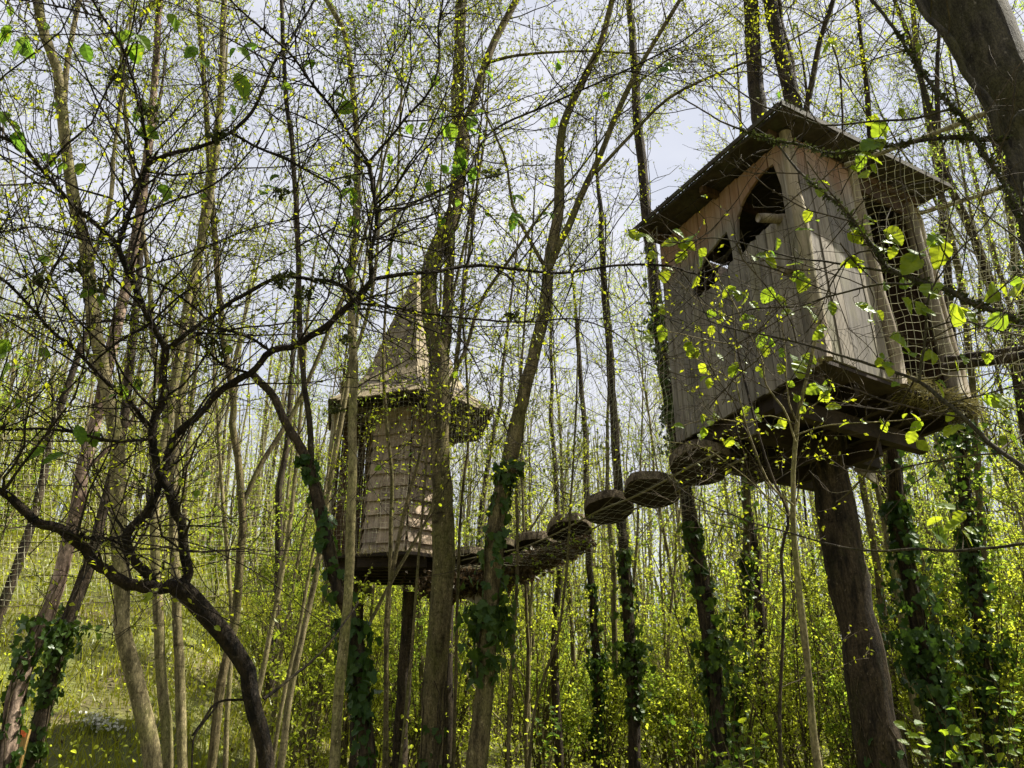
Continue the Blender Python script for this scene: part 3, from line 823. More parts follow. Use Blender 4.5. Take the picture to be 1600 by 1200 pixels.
def rwp(u, z, lean=-0.07):
    t = (z - Z0) / (Z1 - Z0)
    return np.array([*(hA + hb * (u + lean * t * min(1, u / 0.93)))[:2], z])
PW = 0.95
re = np.concatenate([[0.05], 0.05 + np.cumsum([0.16, 0.19, 0.17, 0.20, 0.18])])
re = re * (PW - 0.04) / re[-1]
for e0, e1 in zip(re[:-1], re[1:]):
    zb = Z0 + 0.02 - 0.02 * (e0 > 0.1) + rng.uniform(-0.01, 0.01)
    board('plank', [rwp(e0 + 0.005, zb), rwp(e1 - 0.005, zb), rwp(e1 - 0.005, Z1 + 0.03), rwp(e0 + 0.005, Z1 + 0.03)], nR, 0.026, 'plank')
# board above the side opening, and the two far walls seen from inside
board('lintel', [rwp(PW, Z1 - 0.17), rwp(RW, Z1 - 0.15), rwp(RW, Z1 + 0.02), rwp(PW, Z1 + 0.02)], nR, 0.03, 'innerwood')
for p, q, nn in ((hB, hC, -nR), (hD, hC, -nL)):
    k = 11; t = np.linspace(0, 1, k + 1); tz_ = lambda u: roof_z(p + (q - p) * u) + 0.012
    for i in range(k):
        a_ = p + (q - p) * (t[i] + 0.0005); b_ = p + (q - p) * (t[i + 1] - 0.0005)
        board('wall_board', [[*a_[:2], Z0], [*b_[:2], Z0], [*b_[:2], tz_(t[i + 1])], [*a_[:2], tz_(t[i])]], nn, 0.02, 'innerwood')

def log(name, p, q, r0, r1, mat='log', parent=house, origin=h0, sides=12, wob=0.12):
    p, q = np.asarray(p, float), np.asarray(q, float); t = np.linspace(0, 1, 9)[:, None]
    P = p * (1 - t) + q * t; P[1:-1] += rng.normal(0, wob * r0, (7, 3)); R = np.linspace(r0, r1, 9) * (1 + rng.normal(0, 0.05, 9))
    a = Acc(); a.tube(P - origin, R, sides, 0, cap=True)
    return a.build(name, M[mat], parent)
out_c = unit(nL + nR)
log('corner_post', [*(hA + out_c * 0.045)[:2], Z0 - 0.02], [*(hA + out_c * 0.045 + hb * -0.03)[:2], Z1 + 0.02], 0.062, 0.05)
log('door_post', [*rwp(PW + 0.03, Z0, 0)[:2] + nR[:2] * 0.03, Z0 - 0.02], [*rwp(PW - 0.06, Z1, 0)[:2] + nR[:2] * 0.03, Z1 + 0.02], 0.062, 0.055)
log('door_post', [*(hD - hb * 0.10 + nR * 0.02)[:2], Z0 + 0.10], [*(hD - hb * 0.22 + nR * 0.02)[:2], Z1], 0.07, 0.06)
log('door_post', [*(hD + hb * 0.05 + nR * 0.0)[:2], Z0 + 0.10], [*(hD - hb * 0.06)[:2], Z1], 0.065, 0.055)
pk = lw(max(0.06, on_left(1226, 335)[0]), on_left(1226, 335)[1])
log('perch', pk - nL * 0.25, pk + nL * 0.24 + ha * 0.06 - up * 0.05, 0.045, 0.042)
pk2 = lw(max(0.10, on_left(1240, 415)[0]), on_left(1240, 418)[1])
log('peg', pk2 - nL * 0.05, pk2 + nL * 0.14 - up * 0.06, 0.04, 0.04)

# floor boards, joists and bearers under the house
fl0 = hA - hb * 0.02 - ha * 0.02; fw = RW + 0.20; fd = LW + 0.06
k = 13
for i in range(k):
    s0 = fd * i / k + 0.003; a = Acc()
    a.box(fl0 + ha * s0 + up * (Z0 - 0.035) - h0 + up * rng.uniform(-0.004, 0.004), hb * (fw + rng.uniform(-0.06, 0.05)), ha * (fd / k - 0.006), up * 0.03)
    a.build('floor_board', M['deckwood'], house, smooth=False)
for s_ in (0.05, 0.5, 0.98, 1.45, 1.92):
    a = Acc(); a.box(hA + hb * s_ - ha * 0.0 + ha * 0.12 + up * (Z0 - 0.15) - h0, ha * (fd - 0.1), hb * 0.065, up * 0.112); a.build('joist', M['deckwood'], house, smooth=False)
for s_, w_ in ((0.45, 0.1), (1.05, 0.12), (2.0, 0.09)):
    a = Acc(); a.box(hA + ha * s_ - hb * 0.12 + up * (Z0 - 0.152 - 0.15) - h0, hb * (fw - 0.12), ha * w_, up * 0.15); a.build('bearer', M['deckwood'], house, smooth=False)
# gusset boards round the supporting trunk
q0 = np.array([*U(1300, 740, 7.75)[:2], 0])
for dx, zz_ in ((-0.30, Z0 - 0.46), (0.24, Z0 - 0.44)):
    a = Acc(); a.box(q0 + np.array([dx, -0.5, zz_]) - h0 * np.array([1, 1, 1]), ha * 1.1, hb * 0.06, up * 0.16); a.build('brace', M['deckwood'], house, smooth=False)
gb = np.array([*(hA + hb * 1.75 + ha * 1.25)[:2], Z0 - 0.30])
board('gusset', [gb, gb + hb * 0.36 - up * 0.10, gb + hb * 0.36 + up * 0.16], -ha, 0.03, 'plank', off=0)

# the roof: boards side by side, a fascia and moss along its edge
k = 12; dl = (rL - rN); dr = (rR - rN)
for i in range(k):
    p = rN + dr * (i / k + 0.002); q = dr * (1 / k - 0.004); ex = rng.uniform(-0.03, 0.03)
    ll = dl * (1.0 + ex / 2)
    a = Acc(); a.box(p - dl * (0.0 + rng.uniform(0, 0.008)) + up * (6.205 + 0.02 * i / k + rng.uniform(0, 0.006)) - h0, q, ll, up * 0.035)
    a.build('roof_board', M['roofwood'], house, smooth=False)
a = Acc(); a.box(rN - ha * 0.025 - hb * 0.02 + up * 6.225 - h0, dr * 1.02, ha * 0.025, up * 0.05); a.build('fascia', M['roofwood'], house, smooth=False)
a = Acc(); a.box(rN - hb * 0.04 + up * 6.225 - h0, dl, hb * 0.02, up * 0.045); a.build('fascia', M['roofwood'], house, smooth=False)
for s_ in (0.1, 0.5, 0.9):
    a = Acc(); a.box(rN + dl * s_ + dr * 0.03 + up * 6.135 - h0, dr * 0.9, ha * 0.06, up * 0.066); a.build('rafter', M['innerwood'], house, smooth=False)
a = Acc(); n_ = 2600; t = rng.uniform(0, 1, n_)[:, None]; sd_ = rng.random(n_)[:, None] < 0.6
B = np.where(sd_, rN + dr * t, rN + dl * t) + rng.normal(0, 0.02, (n_, 3)) * np.array([1, 1, 0.2]) + up * 6.268 + (hb * rng.uniform(0, 0.05, n_)[:, None] + ha * rng.uniform(0, 0.05, n_)[:, None])
a.leaves(B - h0, rng.normal(0, 0.5, (n_, 3)) + up, rng.normal(0, 1, (n_, 3)), rng.uniform(0.015, 0.045, n_), TINY); a.build('moss', M['moss'], house, False, 'stuff')
# straw and litter heaped on the open side of the deck
a = Acc(); n_ = 2600; s_ = rng.uniform(PW + 0.05, RW + 0.22, n_)[:, None]; dd = np.abs(rng.normal(0, 0.10, n_))[:, None]
B = hA + hb * s_ + ha * (0.02 + dd * 1.6) + nR * 0.04 + up * (Z0 + np.abs(rng.normal(0, 0.05, n_)))[:, None] - up * (rng.random(n_)[:, None] < 0.25) * rng.uniform(0, 0.12, n_)[:, None] - ha * 0.07
a.leaves(B - h0, rng.normal(0, 1, (n_, 3)) * np.array([1, 1, 0.45]) - np.array([0, 0, 0.15]), rng.normal(0, 1, (n_, 3)), rng.uniform(0.05, 0.16, n_), BLADE); a.build('straw', M['straw'], house, False, 'stuff')

# ------------------------------------------------------------ the pointed treehouse behind
tz0, tz1 = 3.46, 5.86
tc = np.array([*TWR, tz0]); tower = thing('pointed_treehouse', 'shingled treehouse with a tall pointed pale roof, half hidden behind trunks', 'treehouse', tc)
toc = unit(CAM[:2] - TWR); a0 = math.atan2(toc[1], toc[0]) + math.radians(4)
def hexp(R, z, off=0.0, n=6):
    return np.array([[TWR[0] + R * math.cos(a0 + off + i * 2 * math.pi / n), TWR[1] + R * math.sin(a0 + off + i * 2 * math.pi / n), z] for i in range(n)])
lo_, hi_ = hexp(0.72, tz0), hexp(0.63, tz1)
rows = 11
for i in range(6):
    p0, p1, q0_, q1 = lo_[i], lo_[(i + 1) % 6], hi_[i], hi_[(i + 1) % 6]
    nn = unit(np.cross(p1 - p0, up)); nn = nn if np.dot(nn[:2], (p0 + p1)[:2] / 2 - TWR) > 0 else -nn
    a = Acc(); a.prism(np.array([p0, p1, q1, q0_]) - tc - nn * 0.06, nn * 0.04); a.build('wall', M['innerwood'], tower, False)
    if i in (2, 3):
        continue
    if np.dot(nn[:2], toc) < -0.3:
        continue
    for r in range(rows):
        t0, t1 = r / rows, (r + 1.12) / rows
        nsh = 3; cu = np.linspace(0, 1, nsh + 1) + np.concatenate([[0], rng.normal(0, 0.035, nsh - 1), [0]])
        for c in range(nsh):
            f = lambda u, t: (p0 * (1 - u) + p1 * u) * (1 - t) + (q0_ * (1 - u) + q1 * u) * t
            dz = rng.uniform(-0.014, 0.014)
            bl, br, tr_, tl = f(cu[c] + 0.004, t0), f(cu[c + 1] - 0.004, t0), f(cu[c + 1] - 0.004, t1), f(cu[c] + 0.004, t1)
            bl = bl + up * dz + nn * 0.055; br = br + up * (dz + rng.uniform(-0.01, 0.01)) + nn * 0.055
            a = Acc(); a.prism(np.array([bl, br, tr_, tl]) - tc - nn * 0.012, nn * 0.02); a.build('shingle', M['shingle'], tower, False)
# the dark open bay on its left: dark rear boards added as its shade, a front post and a rail
rv = unit(np.array([toc[1], -toc[0]])); rv = rv if rv[0] < 0 else -rv                    # to the left as seen from the bridge
rv3 = np.array([rv[0], rv[1], 0.0]); tb3 = np.array([-toc[0], -toc[1], 0.0])
for i in range(7):
    p = np.array([*TWR, 0.0]) + rv3 * (0.30 + 0.14 * i) + tb3 * 0.55
    board('bay_shade_board', [p + up * tz0, p + rv3 * 0.13 + up * tz0, p + rv3 * 0.13 + up * (tz1 + 0.1), p + up * (tz1 + 0.1)], -tb3, 0.02, 'innerwood', tower, tc)
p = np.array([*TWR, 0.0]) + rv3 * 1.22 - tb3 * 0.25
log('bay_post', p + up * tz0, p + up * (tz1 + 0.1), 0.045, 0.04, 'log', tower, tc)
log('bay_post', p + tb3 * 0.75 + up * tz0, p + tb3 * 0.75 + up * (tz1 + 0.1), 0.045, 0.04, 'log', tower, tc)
log('bay_rail', p + up * (tz0 + 0.95), np.array([*TWR, tz0 + 0.95]) + rv3 * 0.6 - tb3 * 0.3, 0.035, 0.03, 'log', tower, tc)
# roof: a flared brim and a steep spire, laid in courses
prof = [(1.52, tz1 + 0.0), (1.28, tz1 + 0.17), (1.05, tz1 + 0.38), (0.86, tz1 + 0.66), (0.74, tz1 + 0.95)]
for i in range(1, 12):
    t = i / 11; prof.append((0.74 * (1 - t) + 0.05 * t, tz1 + 0.95 + 1.85 * t))
a = Acc()
for (r0_, z0_), (r1_, z1_) in zip(prof[:-1], prof[1:]):
    A6, B6 = hexp(r0_ + 0.028, z0_ - 0.02, 0, 6), hexp(r1_ + 0.004, z1_, 0, 6)
    nseg = max(3, int(r0_ * 7))
    for i in range(6):
        for c in range(nseg):
            u0, u1 = c / nseg + 0.004, (c + 1) / nseg - 0.004
            g = lambda Q, u: Q[i] * (1 - u) + Q[(i + 1) % 6] * u
            dz = up * rng.uniform(-0.03, 0.02)
            P4 = np.array([g(A6, u0) + dz, g(A6, u1) + dz, g(B6, u1), g(B6, u0)]) - tc
            nn = unit(np.cross(P4[1] - P4[0], P4[3] - P4[0]))
            a.prism(P4, -nn * 0.018)
a.build('spire_roof', M['spire'], tower, False)
a = Acc(); A6 = hexp(1.5, tz1 - 0.03); B6 = hexp(0.7, tz1 + 0.72)
for i in range(6):
    a.prism(np.array([A6[i], A6[(i + 1) % 6], B6[(i + 1) % 6], B6[i]]) - tc, np.array([0, 0, -0.03]))
a.build('roof_lining', M['roofwood'], tower, False)
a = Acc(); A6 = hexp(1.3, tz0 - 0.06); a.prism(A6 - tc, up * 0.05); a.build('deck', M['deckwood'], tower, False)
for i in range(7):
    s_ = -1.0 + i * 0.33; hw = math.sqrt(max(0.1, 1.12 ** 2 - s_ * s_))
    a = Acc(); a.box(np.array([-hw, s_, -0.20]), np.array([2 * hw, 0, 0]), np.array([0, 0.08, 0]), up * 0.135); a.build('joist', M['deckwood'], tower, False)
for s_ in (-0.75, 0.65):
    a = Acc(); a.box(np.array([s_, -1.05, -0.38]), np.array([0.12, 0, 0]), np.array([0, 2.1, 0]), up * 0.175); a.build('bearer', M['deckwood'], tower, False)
g0 = U(713, 924, 11.3); g1 = U(764, 926, 11.1); g2 = U(757, 951, 11.1); g3 = U(713, 928, 11.3)
board('gusset', [g0, g3, g2, g1], unit(np.array([0.3, -1, 0])), 0.03, 'plank', tower, tc, 0)
log('post', U(640, 925, 12.2), np.array([*U(622, 1200, 12.4)[:2], float(terr(*U(622, 1200, 12.4)[:2])) - 0.1]), 0.10, 0.12, 'bark_brown', tower, tc)
log('post', U(560, 915, 12.6), np.array([*U(560, 1200, 12.6)[:2], float(terr(*U(560, 1200, 12.6)[:2])) - 0.1]), 0.09, 0.11, 'bark_brown', tower, tc)
log('post', U(700, 905, 12.9), np.array([*U(700, 1200, 12.9)[:2], float(terr(*U(700, 1200, 12.9)[:2])) - 0.1]), 0.09, 0.11, 'bark_brown', tower, tc)
a = Acc(); n_ = 1500; az = rng.uniform(0, 6.28, n_); rr = 1.18 + rng.normal(0, 0.06, n_)
B = np.stack([rr * np.cos(az), rr * np.sin(az), np.abs(rng.normal(0, 0.03, n_)) - 0.02], -1)
a.leaves(B, rng.normal(0, 1, (n_, 3)), rng.normal(0, 1, (n_, 3)), rng.uniform(0.05, 0.13, n_), BLADE); a.build('straw', M['straw'], tower, False, 'stuff')

# ------------------------------------------------------------ the stepping bridge of log slices
steps = [(1094, 724, 7.55, 0.31), (1018, 765, 8.2, 0.285), (950, 793, 9.0, 0.29), (890, 825, 9.7, 0.28), (836, 848, 10.3, 0.27), (785, 860, 10.9, 0.27), (738, 869, 11.4, 0.26)]
words_ = ['broad dark log slice hung right under the plank treehouse, highest of the bridge steps', 'log slice step hanging next below the broad one by the plank treehouse',
          'tilted oval log slice, middle step of the hanging bridge with a pale rim', 'log slice step just above the heap of brush under the bridge', 'log slice step near the leaning ivy trunk, above the brush heap',
          'log slice step half hidden by the leaning ivy trunk', 'lowest log slice step beside the pointed treehouse']
centres = []
for (px, py, r, R_), lb in zip(steps, words_):
    c = U(px, py, r); centres.append(c)
    t = thing('log_step', lb, 'log slice', c, 'log slices of the hanging bridge')
    tilt = math.radians(19 + rng.uniform(-5, 5)); toward = unit(np.array([-c[0], -c[1], 0]))
    n3 = unit(up * math.cos(tilt) - toward * math.sin(tilt) * 1.0 + rng.normal(0, 0.05, 3))   # near edge raised
    e1 = unit(np.cross(n3, toward)); e2 = np.cross(n3, e1); K = 26; an = np.linspace(0, 2 * np.pi, K, endpoint=False)
    ro = R_ * (1 + 0.05 * np.sin(2 * an + rng.uniform(0, 6)) + 0.03 * np.sin(5 * an + rng.uniform(0, 6)) + rng.normal(0, 0.012, K))
    ring = ro[:, None] * (np.cos(an)[:, None] * e1 + np.sin(an)[:, None] * e2); th = 0.11
    a = Acc()
    lv = [ring * s_ + n3 * z_ for s_, z_ in ((0.985, -th / 2), (1.0, -th / 2 + 0.006), (1.01, 0), (1.0, th / 2 - 0.006), (0.985, th / 2))]
    idx = np.arange(K)
    a.add(np.vstack(lv), np.vstack([np.stack([l_ * K + idx, l_ * K + (idx + 1) % K, (l_ + 1) * K + (idx + 1) % K, (l_ + 1) * K + idx], -1) for l_ in range(4)]))
    a.build('bark_rim', M['slice_rim'], t, False)
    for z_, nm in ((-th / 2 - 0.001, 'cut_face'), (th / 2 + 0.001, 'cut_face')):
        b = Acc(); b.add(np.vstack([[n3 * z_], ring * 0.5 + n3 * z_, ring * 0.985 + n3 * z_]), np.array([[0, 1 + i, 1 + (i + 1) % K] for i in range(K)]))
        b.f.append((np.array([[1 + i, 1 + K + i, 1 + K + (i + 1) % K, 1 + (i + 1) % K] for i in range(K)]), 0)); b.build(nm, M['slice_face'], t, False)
cc = np.array(centres)
end = np.array([*(TWR + unit(cc[-1][:2] - TWR) * 1.4), tz0 - 0.02]); start = cc[0] + (cc[0] - cc[1]) * np.array([0.6, 0.6, 0.4])
side = unit(np.cross(cc[-1] - cc[0], up))
spine = np.vstack([[start], cc, [end]])
for s_, lb in ((1, 'thin rope along the near edge of the log slices of the hanging bridge'), (-1, 'thin rope along the far edge of the log slices of the hanging bridge')):
    q = catmull(spine + side * s_ * 0.17 - up * 0.07, 50); c = q.mean(0)
    a = Acc(); a.tube(q - c, np.full(50, 0.011), 6); o = a.build('bridge_rope', M['rope']); o.location = c; tag(o, lb, 'rope')
# brush and dead leaves caught below the lower slices
a = Acc(); n_ = 9000; tt = rng.uniform(0.0, 1, n_) ** 0.85
pth = catmull(np.vstack([U(915, 846, 9.5), U(850, 872, 10.0), U(790, 895, 10.6), U(730, 912, 11.2), U(695, 916, 11.6)]), 40)
c_ = np.stack([np.interp(tt, np.linspace(0, 1, 40), pth[:, k]) for k in range(3)], -1); c0 = pth.mean(0)
wd = 0.05 + 0.15 * tt
B = c_ + rng.normal(0, 1, (n_, 3)) * wd[:, None] * np.array([1.2, 1.0, 0.42])
heap = thing('brush_heap', 'heap of dead leaves and twigs sagging under the lower log slices', 'brush heap', c0)
a.leaves(B - c0, rng.normal(0, 1, (n_, 3)), rng.normal(0, 1, (n_, 3)), rng.uniform(0.04, 0.10, n_), OVATE, 0); a.build('dead_leaves', M['litter'], heap, False, 'stuff')
a = Acc(); m = 200; i = rng.integers(0, n_, m); d = unit(rng.normal(0, 1, (m, 3)) * np.array([1, 0.7, 0.35])); L = rng.uniform(0.15, 0.5, m)[:, None, None]
P = B[i][:, None] + d[:, None] * L * np.linspace(-0.5, 0.5, 4)[None, :, None] + rng.normal(0, 0.012, (m, 4, 3))
a.tube(P - c0, np.full((m, 4), 0.005), 4); a.build('twigs', M['twig'], heap, False, 'stuff')

# ------------------------------------------------------------ nets
w0_ = up * 1.75
for s_, lb in ((0.55, 'fine net hanging along the near side of the log slice bridge'), (-0.62, 'fine net hanging along the far side of the log slice bridge')):
    p = spine[0] + side * s_ * 1.2 - up * 0.10; q = end + side * s_ - up * 0.18
    pt = np.array([*p[:2], Z1 - 0.25]) ; qt = np.array([*q[:2], tz1 - 0.3])
    net('bridge_net', lb, (pt, qt, q, p), 0.08, 0.0013, sag=0.10, group='nets round the hanging bridge')
net('bridge_net', 'fine net slung under the log slices of the hanging bridge', (spine[0] + side * 0.6 - up * 0.12, end + side * 0.55 - up * 0.18, end - side * 0.62 - up * 0.18, spine[0] - side * 0.7 - up * 0.12), 0.10, 0.0007, sag=0.30, group='nets round the hanging bridge')
net('run_net', 'square-meshed net stretched over the open side of the plank treehouse', (U(1322, 236, 6.25), U(1700, 110, 6.2), U(1700, 575, 6.3), U(1392, 594, 6.6)), 0.072, 0.0023)
net('run_net', 'square-meshed net running off to the right behind the plank treehouse', (U(1440, 333, 7.7), U(1700, 235, 7.5), U(1700, 575, 7.5), U(1508, 560, 7.7)), 0.075, 0.0023)
for p_, q_, w_, lb in (((1320, 258, 6.3), (1720, 95, 6.2), 0.021, 'upper mossy rope holding the net beside the plank treehouse roof'), ((1438, 333, 7.7), (1720, 228, 7.5), 0.020, 'lower mossy rope running from the roof corner of the plank treehouse to the right')):
    p, q = U(*p_), U(*q_); t = np.linspace(0, 1, 30)[:, None]; P = p * (1 - t) + q * t - up * 0.05 * (4 * t * (1 - t)); c = P.mean(0)
    a = Acc(); a.tube(P - c, w_ * (1 + rng.normal(0, 0.12, 30)), 7); o = a.build('net_rope', M['rope']); o.location = c; tag(o, lb, 'rope')
for z_, lb in ((0, 'dark wooden pole leading right from the deck of the plank treehouse'), (0.0, 'second dark wooden pole running behind the first at the deck of the plank treehouse')):
    s_ = 0 if 'second' not in lb else 1
    p = U(1478, 574 - 12 * s_, 6.9 + 0.7 * s_); q = U(1760, 535 - 6 * s_, 6.6 + 0.7 * s_); t = np.linspace(0, 1, 14)[:, None]; P = p * (1 - t) + q * t + rng.normal(0, 0.006, (14, 3)); c = P.mean(0)
    a = Acc(); a.tube(P - c, np.full(14, 0.042), 9, cap=True); o = a.build('walkway_pole', M['bark_brown']); o.location = c; tag(o, lb, 'pole')
# the long net run coming in from the left to the pointed treehouse
net('run_net', 'long pale net strip stretched across the meadow on the left', (U(-60, 640, 14.0), U(420, 640, 13.6), U(430, 925, 13.6), U(-60, 948, 14.0)), 0.09, 0.0032, sag=0.03)
e6 = hexp(1.45, tz1 - 0.05); d6 = hexp(1.3, tz0 - 0.02)
vis = sorted(range(6), key=lambda i: -np.dot(((e6[i] + e6[(i + 1) % 6])[:2] / 2 - TWR), np.array([-0.9, -0.45])))[:2]
for i, lb in zip(vis, ('net closing the open left bay of the pointed treehouse', 'net closing the far left bay of the pointed treehouse')):
    net('bay_net', lb, (e6[i], e6[(i + 1) % 6], d6[(i + 1) % 6], d6[i]), 0.07, 0.0015)

# ------------------------------------------------------------ trees traced from the place
# the dark gnarled tree in front
fg = Tree('gnarled_tree', 'dark crooked tree with forking limbs spreading across the left of the scene', 'tree', 'bark_dark')
fg.add_trunk([(416, 1200), (397, 1106), (386, 1042), (360, 1009), (330, 967), (296, 930), (277, 915)], 3.6, 3.5, 24, 31, ground=True)
LB = [  # points, range start, range end, width start, width end
 ([(277, 917), (225, 919), (184, 907), (150, 877), (124, 847), (94, 829), (49, 802), (0, 769), (-70, 735)], 3.5, 3.2, 21, 11),
 ([(240, 913), (221, 889), (204, 862), (195, 840), (210, 821), (240, 787), (255, 750), (262, 711), (270, 685)], 3.5, 3.45, 15, 11),
 ([(277, 915), (292, 907), (287, 862), (277, 806), (262, 760), (244, 711), (238, 681), (244, 655), (251, 625), (255, 587), (259, 546)], 3.5, 3.35, 15, 12),
 ([(270, 685), (300, 655), (337, 621), (386, 584), (424, 550), (461, 542), (506, 512), (555, 467), (581, 437)], 3.45, 3.2, 12, 9.5),
 ([(259, 546), (240, 512), (221, 475), (206, 437), (191, 404), (184, 382)], 3.35, 3.2, 10, 8.5),
 ([(184, 382), (150, 352), (109, 315), (67, 266), (34, 232), (0, 214), (-60, 190)], 3.2, 2.9, 7.5, 5),
 ([(184, 382), (199, 345), (214, 304), (229, 259)], 3.2, 3.15, 8, 7),
 ([(229, 259), (270, 240), (319, 227), (360, 206), (394, 176), (412, 139), (427, 101), (450, 67), (491, 0), (510, -50)], 3.15, 2.9, 6.5, 3.5),
 ([(360, 206), (394, 225), (450, 251), (499, 277), (529, 296), (530, 330), (506, 405)], 3.0, 3.0, 4.5, 2.2),
 ([(229, 259), (227, 225), (214, 150), (202, 112), (191, 75), (165, 34), (146, 0), (130, -50)], 3.15, 2.9, 5.5, 3.5),
 ([(165, 30), (110, 15), (60, 4), (0, -4)], 2.95, 2.9, 3.2, 2),
 ([(259, 546), (285, 527), (326, 497), (375, 464), (416, 441), (442, 434), (487, 437), (525, 441), (555, 460), (579, 440)], 3.35, 3.2, 7.5, 5),
 ([(238, 683), (232, 687), (180, 689), (124, 677), (75, 670), (0, 672), (-60, 668)], 3.4, 3.15, 5.5, 3.5),
 ([(240, 668), (225, 655), (202, 625), (176, 606), (150, 580), (109, 539), (75, 512), (37, 467), (0, 434), (-50, 400)], 3.4, 3.0, 6.5, 4),
 ([(581, 437), (579, 397), (590, 356), (586, 311), (577, 255)], 3.2, 3.1, 7.5, 6),
 ([(577, 255), (549, 214), (522, 172), (500, 146), (450, 82), (405, 41), (360, 0), (330, -40)], 3.1, 2.8, 4.8, 3),
 ([(577, 252), (601, 225), (635, 184), (672, 142), (686, 97), (684, 49), (691, 0), (692, -50)], 3.1, 2.9, 4.5, 3),
 ([(590, 356), (624, 330), (661, 309), (699, 292), (732, 266), (751, 225), (785, 195), (837, 172), (897, 146), (987, 105), (1062, 67), (1110, 30)], 3.15, 3.5, 4.8, 2),
 ([(581, 437), (624, 431), (676, 424), (740, 416), (800, 420), (852, 426), (897, 424), (969, 414), (1044, 416), (1090, 428), (1140, 410)], 3.2, 3.9, 6.5, 2.4),
 ([(556, 475), (610, 480), (680, 492), (760, 500), (830, 503), (900, 498), (960, 520), (1010, 560)], 3.25, 3.6, 3.8, 1.6),
 ([(690, 493), (720, 530), (750, 580), (770, 640), (768, 700)], 3.4, 3.5, 2.4, 1.3),
 ([(94, 829), (124, 838), (165, 842), (190, 852)], 3.3, 3.35, 6, 4),
 ([(424, 550), (400, 532), (370, 520), (330, 505), (290, 470), (240, 440), (180, 420)], 3.3, 3.0, 4.5, 2.2),
 ([(386, 582), (350, 570), (320, 545), (296, 520), (260, 490)], 3.35, 3.1, 4.5, 2.2),
 ([(204, 427), (260, 405), (320, 385), (400, 355), (470, 340), (520, 320)], 3.2, 3.0, 3.2, 1.5),
 ([(184, 385), (120, 372), (60, 355), (0, 362), (-40, 350)], 3.2, 2.9, 3.6, 2),
 ([(240, 512), (200, 500), (130, 505), (60, 495), (0, 505)], 3.3, 3.0, 3.2, 1.8),
 ([(412, 1092), (440, 1070), (490, 1030), (530, 985), (560, 940)], 3.6, 3.9, 5, 2.5),
 ([(340, 1100), (305, 1150), (300, 1200)], 3.5, 3.4, 3.5, 3),
 ([(397, 1092), (340, 1098), (318, 1125), (300, 1150)], 3.58, 3.5, 4.5, 3.2),
]
for pts, r0, r1, w0, w1 in LB:
    fg.add(pts, r0, r1, w0, w1, jit=0.35)
fg.finish(10)
lo = np.array(fg.root.location)
P, R = K12(fg.limbs, 18); tw = Acc()
A1, RA1, _ = grow(P[:27], R[:27], 10, (0.35, 1.25), (0.1, 1.0), (30, 85), 0.05, 9, (0.6, 0.0065, 0.0018), 0.16, fall=0.2)
A2, RA2, _ = grow(A1, RA1, 4, (0.15, 0.6), (0.15, 1.0), (35, 80), 0.04, 7, (0.7, 0.0032, 0.0012), 0.2)
A3, RA3, _ = grow(A2, RA2, 3, (0.05, 0.25), (0.2, 1.0), (35, 85), 0.0, 5, (0.8, 0.002, 0.001), 0.22)
X1, RX1, _ = grow(P[14:21], R[14:21], 13, (0.3, 1.1), (0.1, 1.0), (30, 85), 0.05, 9, (0.6, 0.006, 0.0016), 0.16, fall=0.2)
X2, RX2, _ = grow(X1, RX1, 5, (0.15, 0.55), (0.15, 1.0), (35, 80), 0.04, 7, (0.7, 0.003, 0.0012), 0.2)
tw.tube(X1, RX1, 5); tw.tube(X2, RX2, 4)
SPUR, RSPUR, _ = grow(P[:27], R[:27], 70, (0.012, 0.05), (0.0, 1.0), (50, 90), 0.0, 3, (0.5, 0.004, 0.0025), 0.2)     # knobbly spurs
tw.tube(A1, RA1, 5); tw.tube(A2, RA2, 4); tw.tube(A3, RA3, 3); tw.tube(SPUR, RSPUR, 4)
for b in tw.v: b -= lo
A2 = np.concatenate([A2, X2])
for Q, k, l0, l1 in ((A2, 2, 0.012, 0.03), (A3, 2, 0.010, 0.026)):
    b, d, nn = leaf_spots(Q, k); tw.leaves(b - lo, d, nn, rng.uniform(l0, l1, len(b)), TINY, 1)
# tufts of dark moss and lichen at the joints
tf = np.array([U(x, y, r) for x, y, r in ((150, 445, 3.1), (330, 535, 3.2), (350, 548, 3.25), (520, 640, 3.4), (550, 278, 3.0), (442, 434, 3.2), (230, 175, 3.0), (340, 215, 3.05), (345, 210, 3.05), (120, 420, 3.1), (60, 440, 3.1), (500, 437, 3.2), (480, 460, 3.2), (440, 300, 3.1), (770, 272, 3.3), (800, 495, 3.5), (540, 530, 3.2), (440, 445, 3.2), (185, 120, 3.0))])
n_ = len(tf) * 46; B = np.repeat(tf, 46, 0) + rng.normal(0, 0.012, (n_, 3)) * np.array([1.8, 1, 1]); tw.leaves(B - lo, rng.normal(0, 1, (n_, 3)), rng.normal(0, 1, (n_, 3)), rng.uniform(0.012, 0.04, n_), TINY, 2)
tw.build('crown', [M['bark_dark'], M['leaf'], M['moss']], fg.root, False, 'stuff')
ac = Acc()
